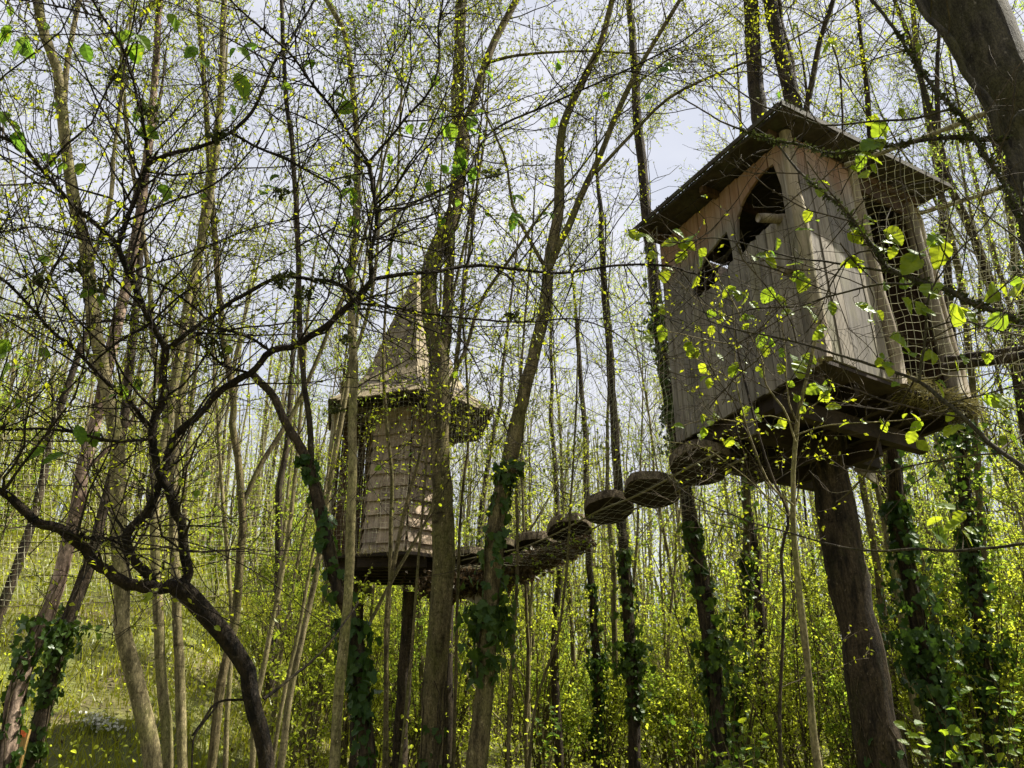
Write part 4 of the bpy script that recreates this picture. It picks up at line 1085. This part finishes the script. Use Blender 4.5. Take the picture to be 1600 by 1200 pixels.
for px, py, s_ in ((190, 60, 46), (212, 85, 34), (30, 70, 40), (8, 52, 34), (40, 75, 30), (380, 80, 26), (392, 70, 22), (378, 130, 40), (220, 172, 34), (226, 205, 38), (15, 190, 32), (30, 222, 38), (5, 180, 24), (8, 545, 34), (6, 580, 38), (58, 705, 26), (86, 712, 34), (125, 676, 30), (145, 682, 30),
        (135, 80, 26), (268, 28, 18), (275, 38, 20), (300, 80, 26), (318, 95, 22), (480, 100, 28), (445, 135, 20), (535, 150, 32), (542, 168, 24), (95, 260, 20), (80, 250, 20), (126, 262, 20), (255, 295, 22), (262, 305, 18), (420, 290, 24), (412, 300, 20), (430, 275, 18), (540, 300, 24), (552, 308, 20),
        (550, 345, 18), (530, 418, 22), (545, 422, 20), (440, 30, 18), (140, 455, 26), (155, 470, 22), (70, 405, 16), (330, 535, 16), (68, 550, 20), (195, 610, 22), (215, 600, 16), (705, 205, 28), (720, 240, 22), (640, 200, 16), (660, 196, 18), (705, 268, 26), (718, 258, 30), (738, 272, 24), (738, 188, 24), (745, 205, 26), (680, 125, 20), (765, 116, 20), (862, 98, 16), (875, 97, 18), (866, 190, 18),
        (802, 345, 28), (812, 340, 20), (810, 308, 20), (860, 335, 16), (940, 372, 18), (1040, 108, 24), (1015, 150, 16), (690, 345, 16), (610, 250, 16), (670, 290, 16), (690, 180, 14)):
    fg.leaf_at(px, py, s_, LEAF_DEEP_ME, acc=ac)
for k in range(150):                                             # smaller fresh leaves at twig ends
    i = int(rng.integers(len(A2))); b = A2[i, -1]; 
    leaf_obj(LEAF_DEEP_ME if k % 2 else LEAF_ME, fg.root, b, np.array([rng.normal(0, .6), rng.normal(0, .6), -0.6]), np.array([0.2, -0.7, 0.6]) + rng.normal(0, 0.5, 3), rng.uniform(0.022, 0.045))
ac.build('leaf_twig', M['twig'], fg.root, False, 'stuff')

def tree(name, label, bark, pts, r, w0, w1, limbs=(), top=3.0, crown=None, ivy=(), ivyn=0, group=None, r1=None, cat='tree', gnd=True, twig='twig'):
    t = Tree(name, label, cat, bark, group)
    t.add_trunk(pts, r, r if r1 is None else r1, w0, w1, ground=gnd, top=top)
    for L in limbs:
        p, a_, b_ = L[0], L[1], L[2]
        t.add(p, L[3] if len(L) > 3 else r, L[4] if len(L) > 4 else r, a_, b_, top=L[5] if len(L) > 5 else 2.5)
    t.finish(12)
    c = dict(n1=10, n2=8, n3=6); c.update(crown or {})
    t.crown(twig=twig, **c)
    for y0, y1, n, sz, sp, ob in ivy:
        t.ivy(y0, y1, n, sz, 0, sp, ob)
    return t

tree('tree', 'olive-barked trunk left of the crooked dark tree, rising the full height', 'bark_pale',
     [(236, 1200), (225, 1125), (206, 1050), (191, 975), (191, 926), (187, 825), (184, 737), (176, 662), (157, 550), (146, 494), (139, 419), (135, 375), (112, 300), (97, 187), (90, 112), (71, 56), (60, 0)], 7.0, 27, 14,
     [([(98, 190), (105, 100), (112, 60), (124, 0)], 9, 7), ([(139, 419), (170, 330), (178, 240), (190, 150)], 8, 5), ([(176, 650), (140, 560), (100, 470), (60, 400)], 6, 3)], crown=dict(n1=13, t1=(0.3, 1)))
tree('tree', 'narrow pale trunk just right of the olive trunk at the left', 'bark_pale',
     [(262, 1200), (259, 1125), (251, 1031), (247, 937), (242, 825), (243, 756), (262, 660), (281, 561), (300, 440), (330, 300), (345, 150), (350, 0)], 8.0, 17, 9, [([(262, 660), (240, 540), (232, 420), (205, 250), (190, 100)], 9, 5)], crown=dict(n1=11, t1=(0.35, 1)))
tree('leaning_tree', 'leaning trunk with flaking reddish bark at the far left', 'bark_red',
     [(11, 1200), (22, 1106), (41, 1042), (64, 990), (86, 930), (101, 870), (124, 795), (129, 737), (142, 681), (158, 620), (175, 540), (200, 430), (225, 300), (240, 150), (250, 0)], 8.0, 26, 9, [([(130, 737), (175, 695), (210, 650)], 7, 4)], ivy=[(0.3, 2.5, 420, (0.05, 0.085), 0.10, 0)], crown=dict(n1=9, t1=(0.5, 1)))
tree('leaning_tree', 'dark ivy-wrapped trunk leaning beside the flaking reddish one', 'bark_brown',
     [(47, 1190), (82, 1050), (110, 960), (135, 890), (160, 800), (185, 700), (200, 600), (215, 450), (225, 300)], 10.0, 22, 8, ivy=[(0.6, 3.0, 460, (0.055, 0.09), 0.10, 0)], crown=dict(n1=8, t1=(0.5, 1)))
tree('tree', 'slim trunk splitting into a Y in front of the meadow', 'bark_mid',
     [(330, 1200), (345, 1069), (364, 982), (371, 919), (375, 862), (379, 820), (375, 775), (371, 711), (362, 665), (364, 625), (350, 540), (340, 420), (330, 300), (320, 150), (310, 0)], 9.0, 14, 7,
     [([(378, 790), (400, 740), (424, 700), (450, 659), (480, 600), (520, 500), (560, 400), (600, 250)], 8, 4)], crown=dict(n1=10, t1=(0.3, 1)))
ivt = tree('ivy_tree', 'dark curved ivy-covered trunk left of the pointed treehouse', 'bark_brown',
     [(574, 1200), (562, 1050), (551, 975), (525, 919), (517, 874), (505, 820), (499, 794), (484, 730), (465, 689), (442, 651), (424, 614), (394, 584)], 6.5, 24, 12,
     [([(487, 735), (484, 662), (476, 610), (474, 572), (469, 512), (467, 437), (465, 375), (457, 225), (446, 150), (440, 0)], 10, 6)], top=0.0, ivy=[(0.5, 3.7, 520, (0.06, 0.10), 0.07, 150)], crown=dict(sel=[1], n1=14, t1=(0.25, 1)))
tree('tree', 'straight pale smooth trunk in front of the left edge of the pointed treehouse', 'bark_pale',
     [(521, 1200), (532, 1050), (544, 937), (547, 825), (551, 700), (553, 587), (551, 542), (549, 400), (555, 375), (559, 262), (555, 187), (544, 75), (532, 37), (510, 0)], 6.0, 18, 8,
     [([(553, 555), (565, 520), (580, 460), (590, 390), (596, 250)], 7, 3)], crown=dict(n1=14, t1=(0.35, 1)))
tree('tree', 'thickest furrowed trunk in the middle, standing before the pointed treehouse', 'bark_mid',
     [(672, 1200), (680, 1087), (687, 975), (691, 862), (690, 800), (689, 680), (684, 560), (672, 480), (672, 420), (690, 370), (712, 330), (722, 262), (725, 225), (717, 187), (716, 131), (718, 75), (721, 0)], 7.0, 41, 17,
     [([(686, 590), (696, 530), (700, 450), (703, 400)], 19, 16), ([(722, 235), (728, 195), (740, 157), (752, 118), (777, 56), (807, 0)], 14, 11), ([(700, 600), (730, 540), (752, 470), (800, 400), (850, 330), (910, 260)], 7, 3),
      ([(712, 570), (722, 480), (735, 380), (745, 300)], 7, 4), ([(756, 100), (800, 88), (855, 82), (920, 80), (990, 84)], 5, 2.5, 7.0, 6.6, 0.8)], crown=dict(n1=11, t1=(0.3, 1)), ivy=[(0.2, 1.7, 160, (0.05, 0.09), 0.03, 60)])
tree('leaning_tree', 'trunk leaning right with ivy patches, crossing in front of the log slice bridge', 'bark_mid',
     [(744, 1200), (755, 1087), (766, 937), (774, 862), (781, 787), (796, 720), (808, 660), (824, 592), (844, 520), (852, 480), (856, 424), (866, 367), (873, 319), (875, 225), (890, 169), (935, 75), (957, 0)], 6.5, 33, 9,
     [([(858, 420), (880, 370), (894, 345), (916, 289), (942, 232), (965, 176), (999, 105), (1062, 0)], 12, 6), ([(931, 270), (987, 210), (1040, 157), (1100, 124), (1180, 90)], 6, 3), ([(856, 424), (830, 380), (800, 320), (790, 250), (760, 180)], 6, 3)],
     ivy=[(1.7, 3.9, 420, (0.06, 0.10), 0.10, 140)], crown=dict(n1=13, t1=(0.3, 1)))

# thin stems round the pointed treehouse
for lb, pts, r, w in (
    ('thin slanting stem in front of the shingled wall of the pointed treehouse', [(604, 1200), (604, 960), (616, 880), (632, 800), (652, 728), (668, 656), (690, 560), (710, 450), (740, 320), (760, 200)], 7.6, 8),
    ('pencil-thin straight stem beside the thick middle trunk', [(625, 1200), (642, 1031), (652, 900), (661, 787), (668, 680), (672, 560), (680, 430), (690, 250)], 6.4, 5),
    ('thin upright stem right of the thick middle trunk, bending over the bridge', [(716, 900), (718, 830), (724, 760), (732, 680), (728, 560), (722, 460), (735, 330), (750, 200)], 7.2, 5),
    ('thin stem right of the leaning ivy trunk below the bridge', [(794, 1200), (796, 1087), (804, 975), (809, 862), (807, 750), (812, 620), (820, 500), (830, 380)], 7.2, 6),
    ('thin dark stem forking low beneath the middle of the bridge', [(826, 1200), (840, 1090), (870, 1000), (880, 940), (886, 880), (892, 780), (900, 640), (905, 500)], 8.0, 5),
    ('grey stem before the shingles with a fork at half height', [(600, 1190), (606, 1000), (610, 850), (612, 740), (604, 660), (600, 560), (606, 430), (620, 300), (628, 120)], 7.8, 7),
    ('slanting pale stick crossing the dark underside of the pointed treehouse', [(560, 1010), (600, 930), (640, 860), (672, 800), (690, 740), (700, 660), (712, 560)], 8.4, 6)):
    tree('sapling', lb, 'bark_mid', pts, r, w, w * 0.5, top=1.5, crown=dict(n1=12, l1=(0.4, 1.2), t1=(0.3, 1), n2=4, n3=3, r1=0.005, ls=(0.02, 0.05)), cat='sapling', gnd=pts[0][1] > 890 and pts[0][1] != 1010)
# pale coppice poles fanning out at the left centre
for lb, pts, r, w in (
    ('pale pole fanning left in the coppice clump left of the ivy trunk', [(395, 1190), (400, 1100), (420, 1000), (440, 900), (455, 800), (470, 640), (480, 500)], 9.6, 9),
    ('pale pole leaning right in the coppice clump left of the ivy trunk', [(440, 1190), (455, 1080), (480, 960), (497, 880), (515, 760), (540, 620), (560, 480)], 9.4, 11),
    ('slimmest pole leaning right in the coppice clump left of the ivy trunk', [(425, 1190), (445, 1080), (470, 970), (486, 880), (505, 780), (528, 650)], 9.8, 7),
    ('upright pole at the left of the coppice clump before the meadow', [(352, 1190), (356, 1100), (362, 1000), (358, 900), (350, 800), (340, 660), (330, 500)], 10.0, 8),
    ('pale crooked trunk behind the fork of the dark crooked tree', [(285, 1200), (280, 1080), (276, 960), (272, 860), (272, 760), (280, 640), (300, 520), (310, 400), (330, 250)], 9.0, 16)):
    tree('coppice_pole', lb, 'bark_pale', pts, r, w, w * 0.5, top=2.5, crown=dict(n1=10, l1=(0.5, 1.6), t1=(0.35, 1), n2=5, n3=3, ls=(0.025, 0.05)))

# right half
hz = Tree('house_tree', 'stout dark trunk carrying the plank treehouse on its fork', 'tree', 'bark_brown')
hz.add_trunk([(1380, 1200), (1362, 1100), (1345, 1000), (1325, 900), (1308, 800), (1298, 735), (1285, 600), (1262, 420), (1245, 250)], 7.75, 7.7, 70, 36, ground=True, top=0.0, jit=0.05)
hz.add([(1262, 420), (1225, 330), (1192, 220), (1182, 160), (1177, 90), (1174, 0), (1172, -60)], 7.7, 7.7, 30, 22, top=3.5)
hz.add([(1250, 300), (1244, 200), (1238, 150), (1222, 80), (1203, 0), (1195, -60)], 7.7, 7.7, 28, 20, top=3.5)
hz.add([(1236, 145), (1236, 100), (1218, 40), (1215, 0), (1200, -60)], 7.75, 7.9, 14, 9, top=2.0)
hz.add([(1256, 190), (1270, 120), (1282, 60), (1302, 0), (1315, -60)], 7.7, 7.9, 10, 7, top=2.0)
hz.add([(1316, 215), (1316, 170), (1310, 100), (1290, 40)], 8.3, 8.4, 4, 2, top=1.0)
hz.finish(14); hz.crown(sel=[1, 2, 3, 4, 5], n1=12, t1=(0.25, 1)); hz.ivy(0.0, 1.7, 120, (0.05, 0.08), 0, 0.02, 0)

tree('ivy_tree', 'ivy-clad dark trunk under the end of the log slice bridge', 'bark_brown',
     [(1124, 1200), (1116, 1087), (1109, 1012), (1101, 919), (1086, 862), (1075, 787), (1069, 742), (1052, 660), (1036, 560), (1026, 470), (1018, 400), (1005, 280), (995, 180), (990, 60)], 9.3, 27, 12, crown=dict(n1=12, t1=(0.5, 1)), ivy=[(0.2, 4.4, 700, (0.06, 0.11), 0.13, 150), (4.4, 7.4, 600, (0.05, 0.08), 0.12, 0)])
tree('ivy_tree', 'leafy ivy column right of the stout trunk under the plank treehouse', 'bark_brown',
     [(1484, 1200), (1465, 1087), (1442, 1012), (1424, 919), (1405, 806), (1400, 740), (1390, 640), (1380, 500), (1370, 350), (1360, 200)], 9.2, 30, 10, crown=dict(n1=9, t1=(0.4, 1)), ivy=[(0.2, 5.0, 1300, (0.06, 0.11), 0.24, 0)])
tree('ivy_tree', 'rightmost ivy-wrapped trunk near the edge of the wood', 'bark_brown',
     [(1555, 1200), (1544, 1087), (1525, 937), (1506, 750), (1498, 640), (1485, 500), (1470, 300), (1465, 150)], 11.0, 24, 8, crown=dict(n1=8, t1=(0.4, 1)), ivy=[(0.2, 5.4, 1100, (0.07, 0.11), 0.22, 0)])
tree('ivy_tree', 'slender ivy column standing between the bridge end and the stout trunk', 'bark_mid',
     [(1150, 1200), (1152, 1087), (1160, 1000), (1165, 919), (1168, 830), (1166, 750), (1160, 640), (1150, 480)], 12.0, 16, 7, crown=dict(n1=8, t1=(0.5, 1)), ivy=[(0.2, 4.8, 800, (0.07, 0.11), 0.17, 0)])
tree('ivy_tree', 'brown trunk with ivy on its right side, below the middle of the bridge', 'bark_brown',
     [(992, 1200), (990, 1087), (984, 975), (974, 860), (966, 760), (958, 640), (950, 520), (940, 380)], 11.5, 21, 9, crown=dict(n1=9, t1=(0.5, 1)), ivy=[(1.2, 3.6, 420, (0.07, 0.11), 0.12, 0)])
tree('ivy_tree', 'dark ivy trunk further back below the bridge', 'bark_brown',
     [(930, 1180), (935, 1080), (928, 960), (920, 860), (915, 700), (905, 560)], 15.0, 14, 7, crown=dict(n1=8, t1=(0.5, 1)), ivy=[(0.5, 4.2, 420, (0.07, 0.11), 0.13, 0)])
tree('tree', 'slim brownish trunk behind the stout trunk of the plank treehouse, leaning left', 'bark_mid',
     [(1420, 1200), (1397, 1080), (1380, 960), (1366, 860), (1350, 770), (1335, 700), (1310, 560), (1290, 400)], 11.0, 14, 7, crown=dict(n1=8, t1=(0.5, 1)))
tree('tree', 'tall pale trunk seen through the net right of the plank treehouse', 'bark_mid',
     [(1560, 1190), (1545, 1000), (1525, 700), (1508, 480), (1480, 350), (1463, 260), (1440, 130), (1425, 0)], 12.0, 13, 8, [([(1490, 400), (1455, 300), (1415, 245)], 6, 3), ([(1530, 520), (1530, 400), (1510, 300), (1490, 200)], 6, 3)], crown=dict(n1=9, t1=(0.4, 1)))
tree('tree', 'second pale trunk seen through the net at the right edge', 'bark_mid',
     [(1640, 1190), (1620, 800), (1600, 520), (1585, 400), (1570, 260), (1560, 120), (1548, 0)], 12.5, 14, 9, crown=dict(n1=9, t1=(0.4, 1)), ivy=[(4.5, 8.0, 260, (0.06, 0.1), 0.08, 0)])
tree('sapling', 'thin dark stem just left of the pale hazel sapling below the plank treehouse', 'bark_brown',
     [(1221, 1200), (1219, 1087), (1225, 937), (1221, 862), (1232, 806), (1204, 740), (1180, 660), (1165, 600)], 5.2, 6, 3.5, top=0.6, crown=dict(n1=9, l1=(0.3, 0.9), t1=(0.3, 1), n2=4, n3=3, r1=0.004), cat='sapling')

# hazel sapling before the treehouse, with its big fresh leaves
hs = Tree('hazel_sapling', 'pale thin hazel sapling rising before the deck of the plank treehouse', 'sapling', 'bark_pale')
hs.add_trunk([(1277, 1200), (1270, 1125), (1259, 1012), (1247, 919), (1240, 825), (1240, 750), (1243, 700), (1247, 650), (1258, 600), (1268, 555), (1282, 500)], 4.3, 4.2, 13, 5, ground=True)
for pts, w0, w1 in (([(1243, 690), (1225, 640), (1196, 600), (1190, 560), (1150, 480), (1125, 440), (1100, 400), (1075, 385)], 3.4, 1.6), ([(1245, 660), (1232, 625), (1228, 570), (1222, 500)], 3.2, 1.5),
                    ([(1240, 790), (1200, 750), (1165, 660), (1150, 590), (1148, 530), (1145, 470)], 3.6, 1.6), ([(1152, 600), (1120, 580), (1085, 560), (1045, 560)], 2.2, 1.2), ([(1240, 660), (1200, 650), (1170, 660), (1110, 655), (1055, 668)], 2.2, 1.2),
                    ([(1244, 680), (1290, 665), (1350, 660), (1420, 655), (1480, 640)], 2.6, 1.2), ([(1247, 650), (1275, 630), (1295, 610), (1300, 590)], 2.4, 1.3), ([(1150, 540), (1100, 530), (1040, 518), (1010, 525)], 2.0, 1.1),
                    ([(1148, 500), (1090, 470), (1060, 440), (1035, 425)], 2.0, 1.1), ([(1232, 806), (1165, 745), (1100, 700), (1045, 690)], 2.2, 1.2)):
    hs.add(pts, 4.2, 4.1, w0, w1, top=0.0, jit=0.4)
hs.finish(10)
hs.crown(sel=list(range(1, 11)), n1=4, l1=(0.15, 0.6), t1=(0.2, 1), n2=3, l2=(0.08, 0.3), n3=2, l3=(0.04, 0.12), nl=0, r1=0.003, rt=0.001)
ac = Acc()
for px, py, s_ in ((1038, 430, 22), (1035, 521, 24), (1010, 530, 24), (1036, 485, 16), (1015, 522, 18), (1110, 490, 16), (1128, 497, 18), (1112, 515, 16), (1165, 510, 12), (1080, 545, 20), (1085, 552, 18), (1075, 540, 14), (1125, 557, 14), (1098, 575, 18), (1145, 578, 20), (1160, 580, 16), (1190, 530, 24), (1195, 545, 20), (1205, 535, 16),
        (1222, 550, 16), (1240, 558, 16), (1220, 575, 18), (1252, 575, 34), (1262, 560, 24), (1108, 598, 16), (1100, 590, 14), (1098, 655, 16), (1110, 660, 12), (1100, 675, 18), (1095, 680, 14), (1140, 690, 18), (1150, 694, 14), (1165, 640, 18), (1185, 652, 14), (1222, 660, 18), (1215, 665, 16), (1190, 582, 16), (1285, 605, 30), (1292, 618, 26), (1300, 635, 22), (1272, 608, 22), (1300, 600, 20),
        (1320, 662, 16), (1350, 658, 14), (1380, 660, 16), (1382, 668, 14), (1430, 650, 20), (1432, 665, 18), (1425, 682, 20), (1235, 600, 14), (1140, 455, 24), (1155, 460, 22), (1166, 466, 20), (1130, 448, 14), (1178, 475, 18), (1165, 495, 16), (1118, 650, 14), (1060, 665, 16), (1255, 640, 14), (1245, 622, 12)):
    hs.leaf_at(px, py, s_, acc=ac)
ac.build('leaf_twig', M['twig'], hs.root, False, 'stuff')

# the big leaning trunk at the top right, its limbs reaching in over the treehouse
bt = Tree('leaning_tree', 'big grey trunk leaning in at the top right corner with mossy limbs', 'tree', 'bark_grey')
bt.add_trunk([(1790, 1200), (1770, 900), (1745, 620), (1715, 430), (1672, 310), (1612, 195), (1565, 112), (1505, 5), (1450, -100), (1410, -180)], 3.6, 3.9, 80, 92, ground=True, top=4.0, jit=0.06)
for pts, r0, r1, w0, w1 in (
    ([(1640, 430), (1612, 380), (1592, 320), (1585, 260), (1588, 215), (1600, 180)], 3.5, 3.6, 22, 24),
    ([(1592, 320), (1570, 230), (1544, 157), (1506, 109), (1484, 67), (1450, 30), (1431, 0), (1410, -40)], 3.5, 3.7, 13, 8),
    ([(1620, 345), (1600, 330), (1577, 296), (1555, 262), (1532, 232), (1510, 187), (1491, 169), (1454, 131), (1424, 86), (1394, 41), (1364, 0), (1340, -30)], 3.4, 3.6, 8, 4.5),
    ([(1575, 215), (1530, 217), (1487, 216), (1412, 225), (1345, 234), (1300, 240), (1250, 226), (1190, 214), (1130, 190), (1060, 150)], 3.5, 3.7, 7, 2.0),
    ([(1490, 170), (1430, 186), (1360, 190), (1290, 195), (1240, 180), (1180, 160), (1110, 105), (1060, 60)], 3.5, 3.8, 4, 1.6),
    ([(1650, 520), (1600, 505), (1560, 489), (1522, 474), (1477, 451), (1429, 436), (1387, 417), (1365, 387), (1346, 361), (1316, 327), (1282, 297), (1245, 264), (1211, 222), (1180, 200)], 3.2, 3.7, 11, 2.5),
    ([(1430, 437), (1380, 424), (1320, 414), (1260, 405), (1222, 399), (1160, 380), (1110, 372), (1060, 380)], 3.4, 3.8, 4.5, 1.5),
    ([(1440, 445), (1370, 445), (1300, 462), (1250, 478), (1200, 480), (1155, 488), (1120, 500)], 3.4, 3.8, 4, 1.5),
    ([(1680, 780), (1600, 730), (1560, 701), (1504, 652), (1480, 630), (1436, 596), (1391, 577), (1335, 562), (1286, 547), (1204, 525), (1140, 512), (1080, 490)], 2.9, 3.5, 9, 1.8),
    ([(1436, 596), (1440, 560), (1446, 520), (1450, 470), (1462, 440), (1500, 390), (1540, 350), (1570, 300)], 3.1, 3.1, 4.5, 1.5),
    ([(1445, 515), (1500, 500), (1540, 512), (1600, 525), (1660, 540)], 3.05, 3.0, 3.2, 1.5),
    ([(1480, 630), (1540, 615), (1600, 600), (1660, 590)], 3.0, 2.9, 3, 1.5),
    ([(1680, 855), (1600, 849), (1517, 861), (1431, 857), (1337, 859), (1232, 832), (1157, 810), (1075, 772), (1040, 740)], 3.4, 4.2, 6, 1.6),
    ([(1365, 390), (1330, 400), (1300, 440), (1280, 490), (1260, 520)], 3.4, 3.5, 3, 1.4),
    ([(1660, 430), (1560, 350), (1500, 300), (1470, 250)], 3.1, 3.3, 3.5, 1.6)):
    bt.add(pts, r0, r1, w0, w1, top=0.0, jit=0.4)
bt.finish(16)
bt.crown(sel=list(range(2, 16)), n1=7, l1=(0.25, 0.9), t1=(0.1, 1), n2=4, l2=(0.12, 0.45), n3=2, l3=(0.05, 0.2), nl=0, ls=(0.008, 0.02), r1=0.0042, rt=0.0011, up=0.03, ang=(35, 80))
lo = np.array(bt.root.location); P, R = K12([bt.limbs[i] for i in (2, 3, 5)], 30); q = Acc()
b, d, nn = leaf_spots(P, 700, (0, 0.75)); rad = np.interp(rng.random(len(b)), [0, 1], [0.006, 0.013])[:, None]; b = b + unit(rng.normal(0, 1, b.shape)) * rad
q.leaves(b - lo, rng.normal(0, 1, b.shape), nn, rng.uniform(0.012, 0.035, len(b)), TINY); q.build('moss', M['moss'], bt.root, False, 'stuff')
ac = Acc()
for px, py, s_ in ((990, 366, 22), (1003, 368, 18), (1015, 372, 18), (1050, 378, 28), (1060, 362, 20), (1080, 368, 34), (1072, 380, 26), (1065, 400, 24), (1095, 408, 20), (1020, 398, 16), (1088, 440, 20), (1195, 398, 30), (1204, 408, 24), (1215, 380, 18), (1240, 412, 28), (1254, 440, 30), (1200, 460, 26), (1222, 470, 20), (1230, 488, 20),
        (1280, 522, 20), (1285, 512, 16), (1270, 490, 24), (1300, 480, 22), (1262, 478, 18), (1367, 188, 22), (1375, 200, 28), (1382, 208, 22), (1360, 225, 32), (1362, 245, 36), (1345, 250, 26), (1340, 262, 20), (1350, 272, 20), (1365, 262, 16), (1287, 283, 16), (1280, 300, 18), (1262, 335, 20), (1258, 358, 22), (1265, 345, 16), (1360, 340, 28), (1352, 350, 22), (1335, 370, 26),
        (1395, 365, 30), (1375, 385, 32), (1400, 372, 24), (1388, 378, 22), (1470, 390, 46), (1452, 385, 26), (1425, 410, 38), (1432, 395, 30), (1412, 442, 22), (1455, 450, 38), (1460, 458, 26), (1385, 445, 18), (1340, 405, 28), (1350, 420, 24), (1330, 410, 20), (1320, 408, 18), (1352, 480, 30), (1365, 497, 26), (1375, 492, 18), (1408, 535, 46), (1420, 475, 30), (1440, 480, 28), (1450, 486, 22), (1495, 490, 40), (1512, 490, 38),
        (1555, 455, 40), (1590, 450, 30), (1560, 502, 34), (1578, 500, 28), (1596, 505, 26), (1385, 575, 30), (1374, 566, 18), (1470, 605, 30), (1548, 625, 28), (1562, 624, 36), (1395, 392, 20), (1460, 556, 22), (1450, 552, 24), (1420, 552, 26), (1545, 560, 18), (1495, 570, 20), (1508, 560, 18), (1485, 650, 16), (1485, 672, 22), (1495, 668, 18), (1583, 685, 26), (1568, 690, 18),
        (1475, 790, 30), (1462, 812, 26), (1490, 820, 34), (1470, 835, 34), (1512, 838, 26), (1500, 806, 22), (1440, 695, 20), (1510, 720, 18), (1535, 700, 20), (1550, 530, 16), (1400, 600, 14), (1575, 660, 18), (1240, 40, 14), (1300, 68, 14), (1290, 75, 16), (1436, 72, 14), (1460, 80, 12), (1408, 175, 16), (1420, 125, 18)):
    bt.leaf_at(px, py, s_, acc=ac)
ac.build('leaf_twig', M['twig'], bt.root, False, 'stuff')

# broad-leaved plants at the lower right
a_pl = []
for i, (px, py, r, h) in enumerate(((1165, 1130, 8.5, 1.35), (1145, 1110, 9.0, 1.2), (1390, 1150, 8.0, 1.3), (1450, 1160, 7.5, 1.45), (1060, 1110, 10.0, 1.0), (1520, 1060, 8.0, 1.9), (1560, 1090, 8.4, 1.7), (1440, 1050, 9.4, 1.8), (850, 1110, 10.5, 1.0), (1170, 1175, 7.6, 1.3))):
    b = U(px, py, r); g = np.array([b[0], b[1], float(terr(b[0], b[1]))]); hgt = b[2] - g[2]
    root = thing('broad_leaved_plant', ('bright broad-leaved seedling at the foot of the ivy trunk by the bridge end', 'low broad-leaved seedling beside another under the bridge end', 'broad-leaved plant just right of the foot of the stout trunk', 'yellow-green broad-leaved plant right of the stout trunk foot',
        'small broad-leaved plant in the brush left of the ivy trunk under the bridge end', 'tall broad-leaved plant by the rightmost ivy trunk', 'broad-leaved plant at the right edge of the wood floor', 'broad-leaved plant before the leafy ivy column', 'small broad-leaved plant low in the middle of the wood', 'bright seedling at the bottom edge left of the hazel sapling')[i], 'plant', g, 'broad-leaved plants of the wood floor')
    st = Acc(); P0 = np.zeros((1, 5, 3)); P0[0, :, 2] = np.linspace(-0.05, 0.5 * hgt, 5)
    Q, RQ, _ = grow(P0, np.full((1, 5), 0.012), 7, (hgt * 0.5, hgt * 0.8), (0.3, 1), (5, 38), 0.12, 7, (0.9, 0.008, 0.003), 0.08, fall=0)
    st.tube(P0, np.full((1, 5), 0.012), 6); st.tube(Q, RQ, 4); st.build('stem', M['bark_mid'], root)
    bb, dd_, nn = leaf_spots(Q, 5, (0.45, 1.0))
    for k in range(len(bb)):
        leaf_obj(LEAF_ME if i % 2 else LEAF_DEEP_ME, root, bb[k] + g, dd_[k] * np.array([1, 1, 0.4]), np.array([0, -0.2, 1.0]) + rng.normal(0, 0.25, 3), rng.uniform(0.06, 0.115))

# things on the meadow
p = U(22, 1165, 8.6); g = float(terr(p[0], p[1]))
t = np.array([p[0], p[1], g]); o = thing('stake', 'short yellow sawn wooden stake leaning at the foot of the flaking reddish trunk', 'stake', t)
top_ = U(28, 1140, 8.6); a = Acc(); ax = unit(top_ - np.array([p[0] - 0.05, p[1], g])); L_ = np.linalg.norm(top_ - t); a.box(np.array([-0.05, 0, -0.1]), np.array([0.085, 0.02, 0]), np.array([-0.01, 0.05, 0]), ax * (L_ + 0.1)); a.build('post', M['yellowwood'], o, False)
a = Acc(); a.box(np.array([-0.03, -0.004, -0.06]) + ax * L_ * 1.0, np.array([0.05, 0.015, 0]), np.array([-0.01, 0.06, 0]), ax * 0.06); a.build('cap', M['orange'], o, False)  # stands for an orange mark on the trunk, made as a stake cap
a = Acc(); n_ = 260; c = U(152, 1143, 13.5); c[2] = float(terr(c[0], c[1])); B = np.stack([rng.normal(0, 0.16, n_), rng.normal(0, 0.10, n_), 0.10 + rng.uniform(0, 0.10, n_)], -1); B[:, 2] += [float(terr(c[0] + x_, c[1] + y_)) - c[2] for x_, y_ in B[:, :2]]
fl = thing('white_flowers', 'patch of small white flowers in the meadow left of the olive trunk', 'flowers', c)
a.leaves(B, rng.normal(0, 1, (n_, 3)), unit(rng.normal(0, 0.5, (n_, 3)) + up), rng.uniform(0.03, 0.06, n_), OVATE); a.build('petals', M['flower'], fl, False, 'stuff')
a = Acc(); P = np.stack([B * np.array([1, 1, 0]) + np.array([0, 0, -0.02]), B], 1); a.tube(P, np.full((n_, 2), 0.003), 3); a.build('stems', M['grass'], fl, False, 'stuff')
for lb, p_, q_, r_ in (('pale fallen log lying on the wood floor under the middle of the bridge', (850, 1166, 24), (965, 1163, 25), 0.13), ('dark fallen log lying in front of the pale one on the wood floor', (900, 1186, 21), (1010, 1184, 21.5), 0.16)):
    p, q = U(*p_), U(*q_); p[2] = terr(p[0], p[1]) + r_ * 0.7; q[2] = terr(q[0], q[1]) + r_ * 0.7
    c = (p + q) / 2; t = np.linspace(0, 1, 14)[:, None]; P = p * (1 - t) + q * t + rng.normal(0, 0.01, (14, 3)); a = Acc(); a.tube(P - c, np.full(14, r_) * (1 + rng.normal(0, 0.04, 14)), 10, cap=True)
    o = a.build('fallen_log', M['bark_pale' if 'pale fallen' in lb else 'bark_brown']); o.location = c; tag(o, lb, 'log')
